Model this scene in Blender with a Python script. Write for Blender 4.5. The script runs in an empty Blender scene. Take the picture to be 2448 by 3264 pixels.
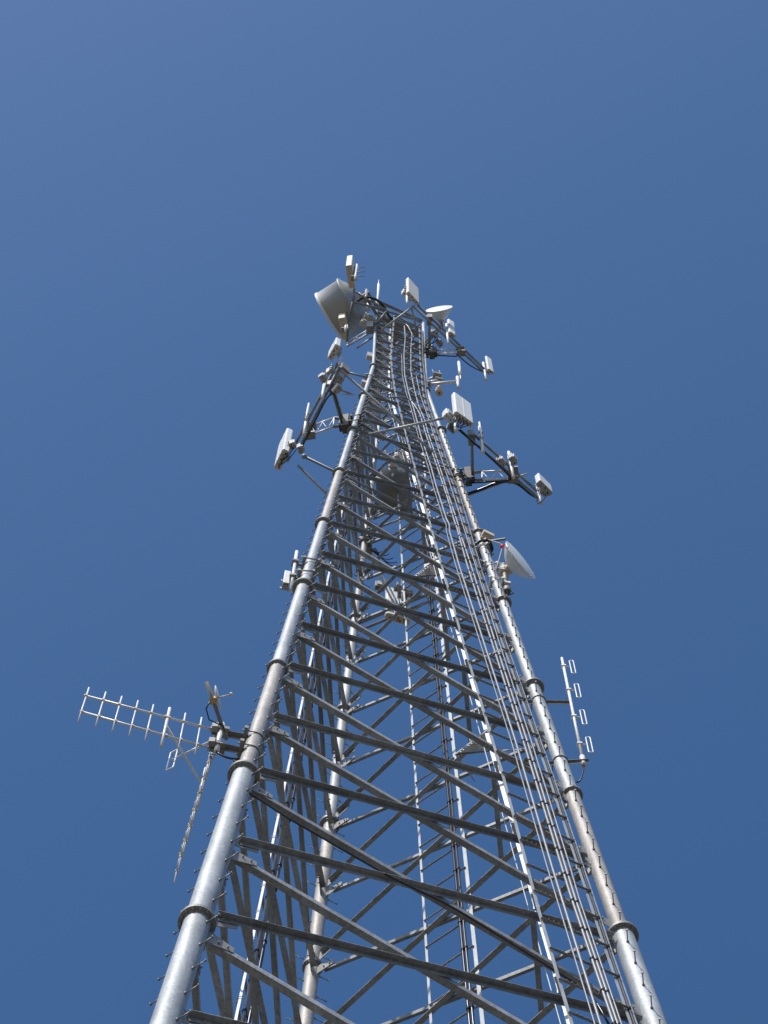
import bpy, math, random
from mathutils import Vector, Matrix
V = Vector
rng = random.Random(11)
C = bpy.context.scene.collection
S = bpy.context.scene

# ------------------------------------------------------------------ camera, sky, sun, exposure
cam = bpy.data.cameras.new('camera'); camo = bpy.data.objects.new('camera', cam); C.objects.link(camo)
pit, rol = math.radians(75.11689), math.radians(-1.44257)
rt, up = V((1, 0, 0)), V((0, -math.sin(pit), math.cos(pit)))
fw = V((0, math.cos(pit), math.sin(pit)))
r2 = math.cos(rol)*rt - math.sin(rol)*up
u2 = math.sin(rol)*rt + math.cos(rol)*up
m = Matrix((r2, u2, -fw)).transposed().to_4x4(); m.translation = (0, 0, 1.6)
camo.matrix_world = m
cam.sensor_fit = 'VERTICAL'; cam.sensor_height = 36; cam.sensor_width = 27
cam.lens = 7692.116/3264*36; cam.clip_start = 0.1; cam.clip_end = 20000
S.camera = camo

SUN_EL, SUN_AZ = math.radians(45), math.radians(27)      # azimuth: degrees to the left of straight behind the camera
sdir = V((-math.sin(SUN_AZ)*math.cos(SUN_EL), -math.cos(SUN_AZ)*math.cos(SUN_EL), math.sin(SUN_EL)))
wd = bpy.data.worlds.new('World'); S.world = wd; wd.use_nodes = True
nt = wd.node_tree; bg = nt.nodes['Background']
sky = nt.nodes.new('ShaderNodeTexSky'); sky.sky_type = 'NISHITA'; sky.sun_disc = False
sky.sun_elevation = SUN_EL; sky.sun_rotation = math.atan2(sdir.x, sdir.y)
sky.air_density = 1.0; sky.dust_density = 2.0; sky.ozone_density = 6.0; sky.altitude = 0
hs = nt.nodes.new('ShaderNodeHueSaturation'); hs.inputs['Hue'].default_value = 0.497; hs.inputs['Saturation'].default_value = 1.15
nt.links.new(sky.outputs[0], hs.inputs['Color']); nt.links.new(hs.outputs[0], bg.inputs[0]); bg.inputs[1].default_value = 0.122
sl = bpy.data.lights.new('sun', 'SUN'); sl.energy = 3.3; sl.angle = math.radians(0.53); sl.color = (1.0, 0.95, 0.88)
so = bpy.data.objects.new('sun', sl); C.objects.link(so); so.rotation_euler = sdir.to_track_quat('Z', 'Y').to_euler()
S.view_settings.view_transform = 'Standard'; S.view_settings.look = 'None'
S.view_settings.exposure = 0.2; S.view_settings.gamma = 1.0

# ------------------------------------------------------------------ materials
def mat(name, col, metal=0.0, rough=0.5, var=0.0, scale=3.0, bump=0.0, rvar=0.0, spangle=0.0, streak=0.0, spec=0.5, orand=0.0):
    mm = bpy.data.materials.new(name); mm.use_nodes = True
    n = mm.node_tree.nodes; l = mm.node_tree.links; b = n['Principled BSDF']
    b.inputs['Metallic'].default_value = metal; b.inputs['Roughness'].default_value = rough
    b.inputs['Specular IOR Level'].default_value = spec
    b.inputs['Base Color'].default_value = (*col, 1)
    tc = n.new('ShaderNodeTexCoord')
    cur = None
    def mul(fac_out, lo, hi, prev):
        mr = n.new('ShaderNodeMapRange'); mr.inputs[3].default_value = lo; mr.inputs[4].default_value = hi
        mr.inputs[1].default_value = 0.3; mr.inputs[2].default_value = 0.7
        l.new(fac_out, mr.inputs[0])
        mx = n.new('ShaderNodeMix'); mx.data_type = 'RGBA'; mx.blend_type = 'MULTIPLY'; mx.inputs[0].default_value = 1
        if prev is None: mx.inputs[6].default_value = (*col, 1)
        else: l.new(prev, mx.inputs[6])
        l.new(mr.outputs[0], mx.inputs[7]); return mx.outputs[2]
    if var:
        no = n.new('ShaderNodeTexNoise'); no.inputs['Scale'].default_value = scale; no.inputs['Detail'].default_value = 6
        l.new(tc.outputs['Object'], no.inputs['Vector'])
        cur = mul(no.outputs[0], 1-var, 1+var, cur)
        if rvar:
            mr = n.new('ShaderNodeMapRange'); mr.inputs[3].default_value = rough-rvar; mr.inputs[4].default_value = rough+rvar
            l.new(no.outputs[0], mr.inputs[0]); l.new(mr.outputs[0], b.inputs['Roughness'])
    if spangle:
        vo = n.new('ShaderNodeTexVoronoi'); vo.inputs['Scale'].default_value = 28
        l.new(tc.outputs['Object'], vo.inputs['Vector'])
        bw = n.new('ShaderNodeRGBToBW'); l.new(vo.outputs['Color'], bw.inputs[0])
        cur = mul(bw.outputs[0], 1-spangle, 1+spangle, cur)
    if streak:
        mp = n.new('ShaderNodeMapping'); mp.inputs['Scale'].default_value = (14, 14, 0.8)
        l.new(tc.outputs['Object'], mp.inputs[0])
        n2 = n.new('ShaderNodeTexNoise'); n2.inputs['Scale'].default_value = 1.0; n2.inputs['Detail'].default_value = 5
        l.new(mp.outputs[0], n2.inputs['Vector'])
        cur = mul(n2.outputs[0], 1-streak, 1+streak, cur)
    if orand:                                                      # each bar its own batch of zinc
        oi = n.new('ShaderNodeObjectInfo'); mr = n.new('ShaderNodeMapRange'); mr.inputs[3].default_value = 1-orand; mr.inputs[4].default_value = 1+orand
        l.new(oi.outputs['Random'], mr.inputs[0]); mx = n.new('ShaderNodeMix'); mx.data_type = 'RGBA'; mx.blend_type = 'MULTIPLY'; mx.inputs[0].default_value = 1
        l.new(cur, mx.inputs[6]); l.new(mr.outputs[0], mx.inputs[7]); cur = mx.outputs[2]
    if cur is not None: l.new(cur, b.inputs['Base Color'])
    if bump:
        n3 = n.new('ShaderNodeTexNoise'); n3.inputs['Scale'].default_value = 22; n3.inputs['Detail'].default_value = 3
        l.new(tc.outputs['Object'], n3.inputs['Vector'])
        bp = n.new('ShaderNodeBump'); bp.inputs['Strength'].default_value = bump; bp.inputs['Distance'].default_value = 0.01
        l.new(n3.outputs[0], bp.inputs['Height']); l.new(bp.outputs[0], b.inputs['Normal'])
    return mm
G_LEG = mat('galvanized_pipe', (.38, .405, .42), .36, .60, .14, 1.2, .10, .07, .09, .14)
G_LEG2 = mat('galvanized_pipe_weathered', (.37, .355, .335), .30, .62, .16, 2.0, .08, .05, .10, .16)
G_DULL = mat('galvanized_angle', (.275, .285, .29), .40, .52, .22, 2.5, .05, .06, .12, .12, orand=.20)
G_FL = mat('galvanized_flange', (.27, .27, .26), .45, .55, .15, 4.0, .05)
G_BRT = mat('galvanized_bright', (.44, .46, .47), .25, .52, .10, 3.0, .0, .05)
G_DARK = mat('weathered_steel', (.26, .255, .24), .4, .6, .18, 4.0)
G_BRK = mat('shaded_bracket_steel', (.10, .095, .08), .15, .6, .2, 4.0)  # leg bracket steel with its shadow painted into a darker base colour
G_DRUM = mat('grey_drum_shell', (.40, .415, .41), .1, .5, .12, 1.2)
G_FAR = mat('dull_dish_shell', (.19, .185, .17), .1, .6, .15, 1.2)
WHITE = mat('white_fibreglass', (.77, .78, .76), 0, .42, .05, 1.5)
CREAM = mat('cream_fibreglass', (.72, .69, .62), 0, .5, .07, 2.0)
TAN = mat('tan_plastic', (.62, .52, .40), 0, .6, .10, 5.0)
GREYP = mat('grey_plastic', (.42, .43, .43), 0, .5, .08, 3.0)
BLACK = mat('black_cable_jacket', (.018, .018, .02), 0, .30, .1, 8.0)
SHINY = mat('bright_cable_jacket', (.24, .25, .26), .30, .42, .1, 6.0)
ALU = mat('aluminium_tube', (.74, .74, .72), .15, .42, .06, 5.0)
BRASS = mat('brass_fitting', (.55, .40, .20), .8, .35)
RED = mat('red_tape', (.62, .04, .04), 0, .5, .1, 9.0)
SOIL = mat('gravel_ground', (.125, .107, .08), 0, .9, .25, 1.3, .5)

# ------------------------------------------------------------------ mesh helpers
def nrm(v): return v.normalized()
def basis(ax):
    ax = nrm(ax); a = V((0, 0, 1)) if abs(ax.z) < .9 else V((1, 0, 0))
    u = nrm(ax.cross(a)); return u, nrm(ax.cross(u))
class MB:
    def __init__(s): s.v = []; s.f = []; s.sm = []; s.mi = []
    def quad(s, idx, sm=False, mi=0): s.f.append(idx); s.sm.append(sm); s.mi.append(mi)
    def tube(s, p, q, r, r2=None, n=12, cap=True, mi=0):
        p, q = V(p), V(q); r2 = r if r2 is None else r2
        u, w = basis(q-p); b = len(s.v)
        for c, rr in ((p, r), (q, r2)):
            for i in range(n):
                a = 2*math.pi*i/n; s.v.append(c+u*(rr*math.cos(a))+w*(rr*math.sin(a)))
        for i in range(n):
            j = (i+1) % n; s.quad((b+i, b+j, b+n+j, b+n+i), True, mi)
        if cap: s.quad(tuple(b+i for i in reversed(range(n))), False, mi); s.quad(tuple(b+n+i for i in range(n)), False, mi)
        return s
    def path(s, pts, r, n=8, mi=0, cap=True):
        pts = [V(p) for p in pts]; b = len(s.v); u = None; N = len(pts)
        for k, p in enumerate(pts):
            t = nrm((pts[min(k+1, N-1)]-pts[max(k-1, 0)]))
            if u is None: u, w = basis(t)
            else:
                u = nrm(u-t*u.dot(t)); w = nrm(t.cross(u))
            for i in range(n):
                a = 2*math.pi*i/n; s.v.append(p+u*(r*math.cos(a))+w*(r*math.sin(a)))
        for k in range(N-1):
            for i in range(n):
                j = (i+1) % n; a0 = b+k*n
                s.quad((a0+i, a0+j, a0+n+j, a0+n+i), True, mi)
        if cap: s.quad(tuple(b+i for i in reversed(range(n))), False, mi); s.quad(tuple(b+(N-1)*n+i for i in range(n)), False, mi)
        return s
    def box(s, c, ex, ey, ez, mi=0):
        c, ex, ey, ez = V(c), V(ex), V(ey), V(ez); b = len(s.v)
        if ex.cross(ey).dot(ez) < 0: ey = -ey
        for sz in (-1, 1):
            for sx, sy in ((-1, -1), (1, -1), (1, 1), (-1, 1)): s.v.append(c+ex*sx+ey*sy+ez*sz)
        for q in ((3, 2, 1, 0), (4, 5, 6, 7), (0, 1, 5, 4), (1, 2, 6, 5), (2, 3, 7, 6), (3, 0, 4, 7)):
            s.quad(tuple(b+i for i in q), False, mi)
        return s
    def bar(s, p, q, side, wd, th, mi=0, off=0., offn=0.):
        """rectangular bar p>q, width wd along 'side' (starting at off), thickness th across (starting at offn)"""
        p, q = V(p), V(q); t = q-p; a = nrm(V(side)-nrm(t)*nrm(t).dot(V(side))); b2 = nrm(t.cross(a))
        c = (p+q)/2+a*(off+wd/2)+b2*(offn+th/2)
        return s.box(c, a*wd/2, b2*th/2, t/2, mi)
    def angle(s, p, q, d1, d2, w1, w2, th, mi=0):
        """angle iron p>q, one leg along d1, other along d2 (legs butt)"""
        p, q = V(p), V(q); t = nrm(q-p); d1 = nrm(V(d1)-t*t.dot(V(d1))); d2 = V(d2); d2 = nrm(d2-t*t.dot(d2)-d1*d1.dot(d2))
        h = (q-p)/2; c = (p+q)/2
        s.box(c+d1*w1/2+d2*th/2, d1*w1/2, d2*th/2, h, mi)
        s.box(c+d1*th/2+d2*(th+(w2-th)/2), d1*th/2, d2*(w2-th)/2, h, mi)
        return s
    def lathe(s, c, ax, prof, n=28, mi=0, sm=True):
        c, ax = V(c), nrm(V(ax)); u, w = basis(ax); b = len(s.v)
        for r, h in prof:
            for i in range(n):
                a = 2*math.pi*i/n; s.v.append(c+ax*h+u*(r*math.cos(a))+w*(r*math.sin(a)))
        for k in range(len(prof)-1):
            for i in range(n):
                j = (i+1) % n; a0 = b+k*n
                s.quad((a0+i, a0+j, a0+n+j, a0+n+i), sm, mi)
        return s
    def ring(s, c, ax, r0, r1, h, n=28, mi=0):
        c = V(c); ax = nrm(V(ax))
        return s.lathe(c, ax, [(r0, -h/2), (r1, -h/2), (r1, h/2), (r0, h/2), (r0, -h/2)], n, mi, False)
    def prism(s, pts, d, mi=0, sm=False):
        """closed polygon pts extruded by vector d"""
        b = len(s.v); n = len(pts); d = V(d)
        pts = [V(p) for p in pts]
        nn = sum(((pts[i]-pts[0]).cross(pts[(i+1) % n]-pts[0]) for i in range(n)), V((0, 0, 0)))
        if nn.dot(d) < 0: pts = pts[::-1]
        for p in pts: s.v.append(p)
        for p in pts: s.v.append(p+d)
        s.quad(tuple(b+i for i in reversed(range(n))), False, mi); s.quad(tuple(b+n+i for i in range(n)), False, mi)
        for i in range(n):
            j = (i+1) % n; s.quad((b+i, b+j, b+n+j, b+n+i), sm, mi)
        return s
    def mesh(s, name, mats, o):
        me = bpy.data.meshes.new(name); o = V(o)
        me.from_pydata([tuple(v-o) for v in s.v], [], s.f)
        for mt in (mats if isinstance(mats, (list, tuple)) else [mats]): me.materials.append(mt)
        me.polygons.foreach_set('use_smooth', s.sm); me.polygons.foreach_set('material_index', s.mi); me.update()
        return me
    def build(s, name, mats, parent=None, origin=None):
        o = V(ORG[parent.name]) if parent is not None else V((0, 0, 0))
        loc = V(origin) if origin is not None else o
        ob = bpy.data.objects.new(name, s.mesh(name, mats, loc)); C.objects.link(ob)
        if parent is not None: ob.parent = parent
        ob.location = loc-o; ORG[ob.name] = tuple(loc)
        return ob
ORG = {}
def thing(name, label, cat, loc, group=None):
    o = bpy.data.objects.new(name, None); C.objects.link(o); o.location = loc; o.empty_display_size = .2; ORG[o.name] = tuple(loc)
    o['label'] = label; o['category'] = cat
    if group: o['group'] = group
    return o
def tag(o, label, cat, group=None):
    o['label'] = label; o['category'] = cat
    if group: o['group'] = group
    return o
def put(me, name, parent, mw):
    """one more part sharing mesh me, at world matrix mw"""
    ob = bpy.data.objects.new(name, me); C.objects.link(ob); ob.parent = parent
    ob.matrix_local = Matrix.Translation(-V(ORG[parent.name])) @ mw
    return ob
def frame(o, x, z):
    """matrix with z axis along z and x axis near x"""
    z = nrm(V(z)); x = V(x); x = nrm(x-z*z.dot(x)); y = z.cross(x)
    mm = Matrix((x, y, z)).transposed().to_4x4(); mm.translation = V(o); return mm

# ------------------------------------------------------------------ measured positions (metres)
PT = {
    'fr_rail1': [[2.785,15.399,32.15],[2.535,15.423,36.02],[2.225,15.492,41.99],[1.78,15.532,48.71],[1.17,15.625,59.03],[0.569,15.734,69.78],[0.26,15.805,75.74],[0.14,15.879,79.74],[0.11,15.866,82.07],[0.151,15.884,86.38],[0.2,15.904,89.83]],
    'fr_rail2': [[3.705,15.814,33.02],[3.526,15.836,35.88],[3.115,15.907,43.13],[2.569,15.964,51.64],[2.246,16.012,57.1],[1.885,16.136,65.26],[1.697,16.136,67.57],[1.458,16.181,71.9],[1.235,16.214,75.65],[1.159,16.26,77.98],[1.112,16.288,83.34],[1.129,16.297,89.85]],
    'fr_c1': [[3.198,15.468,32.31],[2.865,15.515,37.88],[2.556,15.589,43.88],[1.787,15.67,55.93],[1.63,15.712,59.07],[1.645,15.741,59.77],[1.581,15.729,60.17],[1.379,15.757,63.55],[1.268,15.787,65.85],[1.025,15.813,69.65],[0.848,15.863,73.34],[0.677,15.886,76.17],[0.565,15.941,79.17],[0.55,15.943,82.52],[0.6,15.965,85.73],[0.57,15.952,87.91]],
    'fr_c2': [[3.402,15.539,32.46],[3.105,15.559,36.76],[3.034,15.571,38.02],[2.711,15.637,44.02],[2.352,15.691,50.1],[1.988,15.743,56.2],[1.823,15.796,59.78],[1.788,15.794,60.16],[1.654,15.823,62.74],[1.463,15.847,65.79],[1.174,15.874,70.21],[1.019,15.904,73.06],[0.882,15.883,74.1],[0.71,15.835,74.86],[0.483,15.734,74.69],[0.113,15.546,73.77]],
    'fr_c3': [[3.46,15.562,32.51],[3.17,15.588,36.83],[3.102,15.603,38.1],[2.788,15.672,44.12],[2.431,15.728,50.22],[2.083,15.79,56.37],[1.946,15.806,58.57],[1.888,15.803,59.22],[1.884,15.821,59.82],[1.843,15.833,60.63],[1.668,15.853,63.45],[1.542,15.879,65.8],[1.234,15.913,70.63],[1.145,15.946,72.7],[1.008,15.934,74.08],[0.889,15.968,76.58],[0.776,16.017,80.03],[0.794,16.023,83.97],[0.852,16.049,86.87],[0.708,15.987,88.12],[0.547,15.92,88.36],[0.293,15.813,87.93]],
    'fr_c4': [[3.531,15.642,32.67],[3.247,15.671,37.02],[3.194,15.691,38.31],[2.882,15.765,44.38],[2.526,15.823,50.52],[2.202,15.897,56.75],[1.8,15.979,64.26],[1.535,16.018,68.73],[1.283,16.066,73.25],[1.063,16.089,76.69],[0.955,16.136,79.86]],
    'lead': [[-2.244,13.457,36.94],[-2.116,13.506,36.78],[-2.165,13.459,35.97],[-1.907,13.561,35.82],[-1.66,13.662,35.67],[-1.39,13.77,35.49],[-0.931,13.957,35.3],[0.258,14.442,34.81],[1.105,14.797,34.7],[1.892,15.116,34.3],[2.618,15.407,33.9],[3.101,15.601,33.64],[3.245,15.652,33.3],[3.358,15.682,32.74]],
    'yagi1_up': [[-4.78,13.015,38.55],[-2.695,13.544,38.55]],
    'yagi1_lo': [[-4.759,13.038,37.85],[-2.678,13.608,37.85]],
    'yagi2_lo': [[-3.212,15.75,37.85],[-2.653,13.736,37.85]],
    'yagi2_up': [[-3.212,15.75,38.55],[-2.653,13.736,38.55]],
    'yagi_mast': [[-2.559,13.561,38.859],[-2.559,13.561,37.562]],
    'yagi_arm_hi': [[-2.006,13.722,38.55],[-2.596,13.619,38.55]],
    'yagi_arm_lo': [[-2.032,13.687,37.85],[-2.57,13.593,37.85]],
    'yagi_strut': [[-3.417,13.371,38.2],[-2.855,14.324,38.2]],
    'fd_boom': [[-3.312,13.918,38.1],[-2.673,13.572,38.1]],
    'gd_pole': [[-2.798,12.73,38.55],[-2.437,13.59,38.2]],
    'gd_dish': [-2.613,12.996,38.55],
    'da_arm_hi': [[3.242,16.256,48.0],[3.924,16.247,48.0]],
    'da_arm_lo': [[3.458,16.229,44.5],[3.987,16.176,44.5]],
    'da_mast': [[3.885,16.2,50.755],[3.885,16.2,44.451]],
    'da_dip': [[3.983,16.197,50.177],[4.002,16.197,48.64],[4.037,16.196,47.033],[4.077,16.2,45.466]],
    'dish_c': [3.309,16.074,57.8],
    'dish_rim': [[2.956,15.658,57.8],[3.67,16.49,57.8]],
    'dish_leg': [[2.63,16.333,57.9],[2.717,16.322,56.5],[2.451,16.355,60.8]],
    'dish_strut': [[2.916,15.875,58.3],[2.572,16.68,57.0]],
    'dish_strut2': [[2.938,15.796,58.2],[2.645,16.17,60.0]],
    'dish_feed': [3.306,16.498,56.9],
    'b_box': [2.618,16.195,60.4],
    'b_coil': [2.509,16.189,59.9],
    'm2_pole': [[-1.864,14.27,51.776],[-1.864,14.27,48.902]],
    'm2_box': [[-2.058,14.306,49.6],[0.137,0.025],[-0.015,0.082],0.862],
    'm2_arm': [[-1.542,14.335,50.9],[-1.892,14.317,50.9],[-1.583,14.281,49.8],[-1.857,14.28,49.8]],
    'jb1': [-0.605,15.805,81.4],
    'jb2': [-0.705,15.632,76.1],
    'm3_up': [[-1.412,13.589,69.2],[-2.622,16.064,69.2]],
    'm3_lo': [[-1.352,13.547,68.35],[-2.404,15.824,68.35]],
    'm3_st': [[-0.854,15.244,69.2],[-2.15,15.474,69.2],[-0.886,15.202,68.35],[-2.15,15.545,68.35]],
    'm3_so': [[-1.503,15.207,69.2],[-1.495,15.272,68.35]],
    'm3_in': [[-1.559,14.235,68.8],[-1.197,15.4,68.8]],
    'm3_pole1': [[-2.292,15.268,70.709],[-2.292,15.268,67.178]],
    'm3_pole2': [[-1.803,14.268,69.557],[-1.803,14.268,67.473]],
    'm3_pole3': [[-1.363,13.467,69.336],[-1.363,13.467,68.272]],
    'm3_pa': [[-2.89,15.786,67.7],[-0.259,0.577],[0.192,0.086],2.627],
    'm3_pb': [[-1.487,12.926,68.6],[-0.227,0.44],[0.148,0.076],0.995],
    'm3_r1': [[-1.755,13.772,68.6],[0.066,0.097],[0.093,-0.063],0.483],
    'm3_rad': [[-1.817,13.921,68.6],[-1.401,14.121,68.2],[-1.348,13.921,68.5],[-2.411,15.916,68.3],[-2.657,15.859,68.5]],
    'm3_t1': [[-1.321,13.667,68.5],[2.018,16.409,67.8]],
    'm3_t2': [[-2.482,16.366,68.1],[-0.506,18.307,68.1]],
    'm3_ar': [[-1.367,15.444,77.0],[-0.564,15.627,76.9]],
    'ball_tie': [[-2.065,14.538,61.6],[1.182,16.065,61.6]],
    'ball': [-2.073,14.53,61.6],
    'm4_up': [[2.365,15.156,67.7],[4.354,16.879,67.7]],
    'm4_lo': [[2.03,14.959,67.0],[4.396,16.939,67.0]],
    'm4_st': [[2.025,16.408,67.7],[3.612,16.262,67.7],[2.068,16.403,67.0],[3.583,16.341,67.0]],
    'm4_so': [[2.74,16.319,67.7],[2.719,16.386,67.0]],
    'm4_in': [[2.394,15.269,67.4],[2.463,16.321,67.4]],
    'm4_pole1': [[2.676,15.348,69.125],[2.676,15.348,65.948]],
    'm4_pole2': [[3.542,16.078,69.136],[3.542,16.078,66.128]],
    'm4_pole3': [[4.347,16.834,68.343],[4.347,16.834,66.287]],
    'm4_pole4': [[1.917,14.837,68.368],[1.917,14.837,66.263]],
    'm4_bar': [[4.013,16.323,67.6],[3.682,16.454,67.6]],
    'm4_pa': [[1.915,14.353,66.7],[0.516,0.357],[-0.097,0.14],2.523],
    'm4_pb': [[4.351,16.382,67.2],[0.383,0.369],[-0.119,0.123],0.831],
    'm4_rad': [[1.735,14.693,67.6],[3.262,15.981,67.6],[3.583,15.904,67.6],[1.846,15.033,67.6],[4.48,16.803,67.6]],
    'm4_t1': [[1.814,14.726,67.6],[-0.547,15.313,67.6]],
    'm4_t2': [[3.521,16.599,67.9],[-0.503,18.302,68.2]],
    'm4_cab': [[2.355,16.951,67.6],[2.754,16.802,67.6],[3.018,16.668,67.6],[3.328,16.556,67.6],[3.507,16.551,67.6],[3.733,16.603,67.6],[3.917,16.725,67.6],[4.125,16.905,67.6],[4.4,17.037,67.6]],
    'm5_pa': [[0.133,20.252,66.8],[0.706,0.204],[-0.056,0.192],2.57],
    'm5_pole': [[0.589,19.833,68.577],[0.589,19.833,66.649]],
    'm5_rad': [[0.485,19.821,67.8],[0.59,20.024,67.8],[0.758,19.954,67.8],[-0.072,19.789,67.8]],
    'm5_st': [[-0.506,18.307,68.1],[0.483,20.448,68.1],[-0.523,18.348,67.4],[0.483,20.42,67.4]],
    'm5_fr': [[-0.587,20.903,67.8],[1.636,19.856,67.8]],
    'om_arm': [[1.301,16.499,80.3],[2.343,16.359,80.3]],
    'om_pole': [[2.389,16.348,80.998],[2.389,16.348,79.221]],
    'om_whip': [[2.549,16.747,85.251],[2.549,16.747,82.979]],
    'om_cam': [[1.301,16.499,81.1],[1.663,16.356,81.1],[1.739,16.749,80.2]],
    't_up': [[0.943,14.845,86.5],[3.516,17.22,86.5]],
    't_lo': [[0.818,14.824,85.9],[3.413,17.155,85.9]],
    't_st': [[1.301,16.499,86.2],[2.575,16.414,86.2],[1.301,16.499,85.5],[2.598,16.413,85.5]],
    't_in': [[1.439,15.378,86.2],[1.47,16.442,86.2]],
    't_pa': [[0.673,14.366,86.2],[0.401,0.437],[-0.106,0.097],3.047],
    't_pb': [[2.16,15.702,85.9],[0.246,0.157],[-0.068,0.107],2.489],
    't_pc': [[3.58,17.01,85.9],[0.226,0.159],[-0.062,0.088],2.337],
    't_pole1': [[2.094,15.879,88.126],[2.094,15.879,84.354]],
    't_pole2': [[3.469,17.201,87.777],[3.469,17.201,84.677]],
    't_pole3': [[0.627,14.658,87.268],[0.627,14.658,85.157]],
    't_r1': [[0.413,14.645,87.0],[0.11,0.079],[0.098,-0.137],1.211],
    't_tie': [[0.901,14.875,86.2],[-0.355,15.867,86.2],[0.796,14.959,86.2],[0.978,15.717,86.2],[1.493,15.84,86.2],[1.767,15.997,86.2]],
    'td_rim': [[1.345,15.339,87.6],[2.281,15.161,87.6]],
    'td_c': [1.814,15.305,87.6],
    'td_back': [1.85,15.789,87.6],
    'l_pa': [[-1.602,13.745,87.6],[0.146,0.832],[0.217,-0.038],2.312],
    'l_pb': [[-1.835,15.667,87.6],[0.159,0.774],[0.249,-0.051],2.23],
    'l_arm': [[-0.47,15.751,86.8],[-1.297,14.98,87.2],[-1.27,14.586,87.6],[-1.466,15.793,87.2],[-1.473,16.413,86.8],[-0.079,15.266,87.2]],
    'l_pole1': [[-1.232,14.037,89.68],[-1.232,14.037,86.38]],
    'l_pole2': [[-1.545,15.906,89.249],[-1.545,15.906,86.396]],
    'l_truss': [[-0.47,15.751,86.8],[-1.459,16.398,86.8],[-0.47,15.751,86.0],[-1.457,16.374,86.0]],
    'l_tie': [[-0.56,15.983,85.8],[-1.114,16.395,85.8]],
    'l_tie2': [[-1.232,14.786,88.1],[-0.124,15.399,88.1]],
    'ld_rim': [[-2.695,15.153,89.6],[-1.523,16.893,89.6]],
    'ld_back': [[-1.847,14.644,89.6],[-0.902,16.369,89.6]],
    'rod': [[-0.436,15.605,96.086],[-0.436,15.605,90.478]],
    'stub': [[-0.767,15.769,92.009],[-0.767,15.769,91.195]],
    'l_box': [[-0.74,15.826,88.6],[-0.89,15.915,88.1],[-0.553,15.931,87.6]],
    'l_cab': [[-1.216,15.281,88.6],[-1.075,15.116,88.6],[-0.845,15.037,88.6],[-0.583,15.074,88.6],[-0.378,15.172,88.6],[-0.2,15.372,88.6],[-0.079,15.574,88.6],[0.042,15.777,88.6],[0.191,15.92,88.6]],
    'plat_top': [[-0.236,16.218,91.2],[1.079,16.683,91.2],[1.002,16.989,91.2],[0.479,17.437,91.2],[0.157,17.401,91.2],[-0.433,16.44,91.2]],
    'cd_c': [0.251,17.568,70.1],
    'cd_w': [[-0.273,17.581,70.1],[0.783,17.554,70.1]],
    'cd_end': [[0.236,16.986,70.1],[0.266,18.152,70.1]],
}

# ------------------------------------------------------------------ ground
g = MB(); R = 6000.
g.v += [V((-R, -R, 0)), V((R, -R, 0)), V((R, R, 0)), V((-R, R, 0))]; g.quad((0, 1, 2, 3))
go = g.build('ground', SOIL); go['kind'] = 'structure'

# ------------------------------------------------------------------ the tower: three pipe legs and X bracing
H = 3.048; Z0 = 30.646; CX, CY = 0.19978, 16.63614; RB, TP = 4.146897, 0.0622841
TH = [math.radians(-127.11956+120*k) for k in range(3)]
LMIN, LMAX = -10, 20
def LP(k, L):
    r = RB-TP*min(L, 16)*H
    return V((CX+r*math.cos(TH[k]), CY+r*math.sin(TH[k]), Z0+L*H))
def ZL(k, z): return LP(k, (z-Z0)/H)
def rad(L):
    for top, r in ((-2, .19), (2, .178), (6, .137), (8, .121), (10, .111), (14, .090), (16, .068)):
        if L < top: return r
    return .055
tower = thing('lattice_tower', 'tall three legged galvanized steel lattice tower with crossed bracing on each face', 'tower', (CX, CY, 0))
NAMES = 'left front leg', 'right front leg', 'rear leg'
SHINE = [{-10: 0, -2: 0, 0: 0, 2: 1, 4: 0, 6: 0, 8: 1, 10: 0, 12: 0, 14: 0, 16: 0, 18: 0},
         {0: 0, 2: 1, 4: 0, 6: 0, 8: 0, 10: 1, 12: 0, 14: 0, 16: 0, 18: 0},
         {2: 1, 4: 1, 6: 0, 8: 0, 10: 1, 12: 0, 14: 0}]
bolt = MB()
bolt.tube((0, 0, 0), (0, 0, .035), .022, n=6).tube((0, 0, .035), (0, 0, .205), .0095, n=6).tube((0, 0, .205), (0, 0, .222), .021, n=6)
bolt_me = bolt.mesh('step_bolt', G_FL, (0, 0, 0))
legs = []
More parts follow.
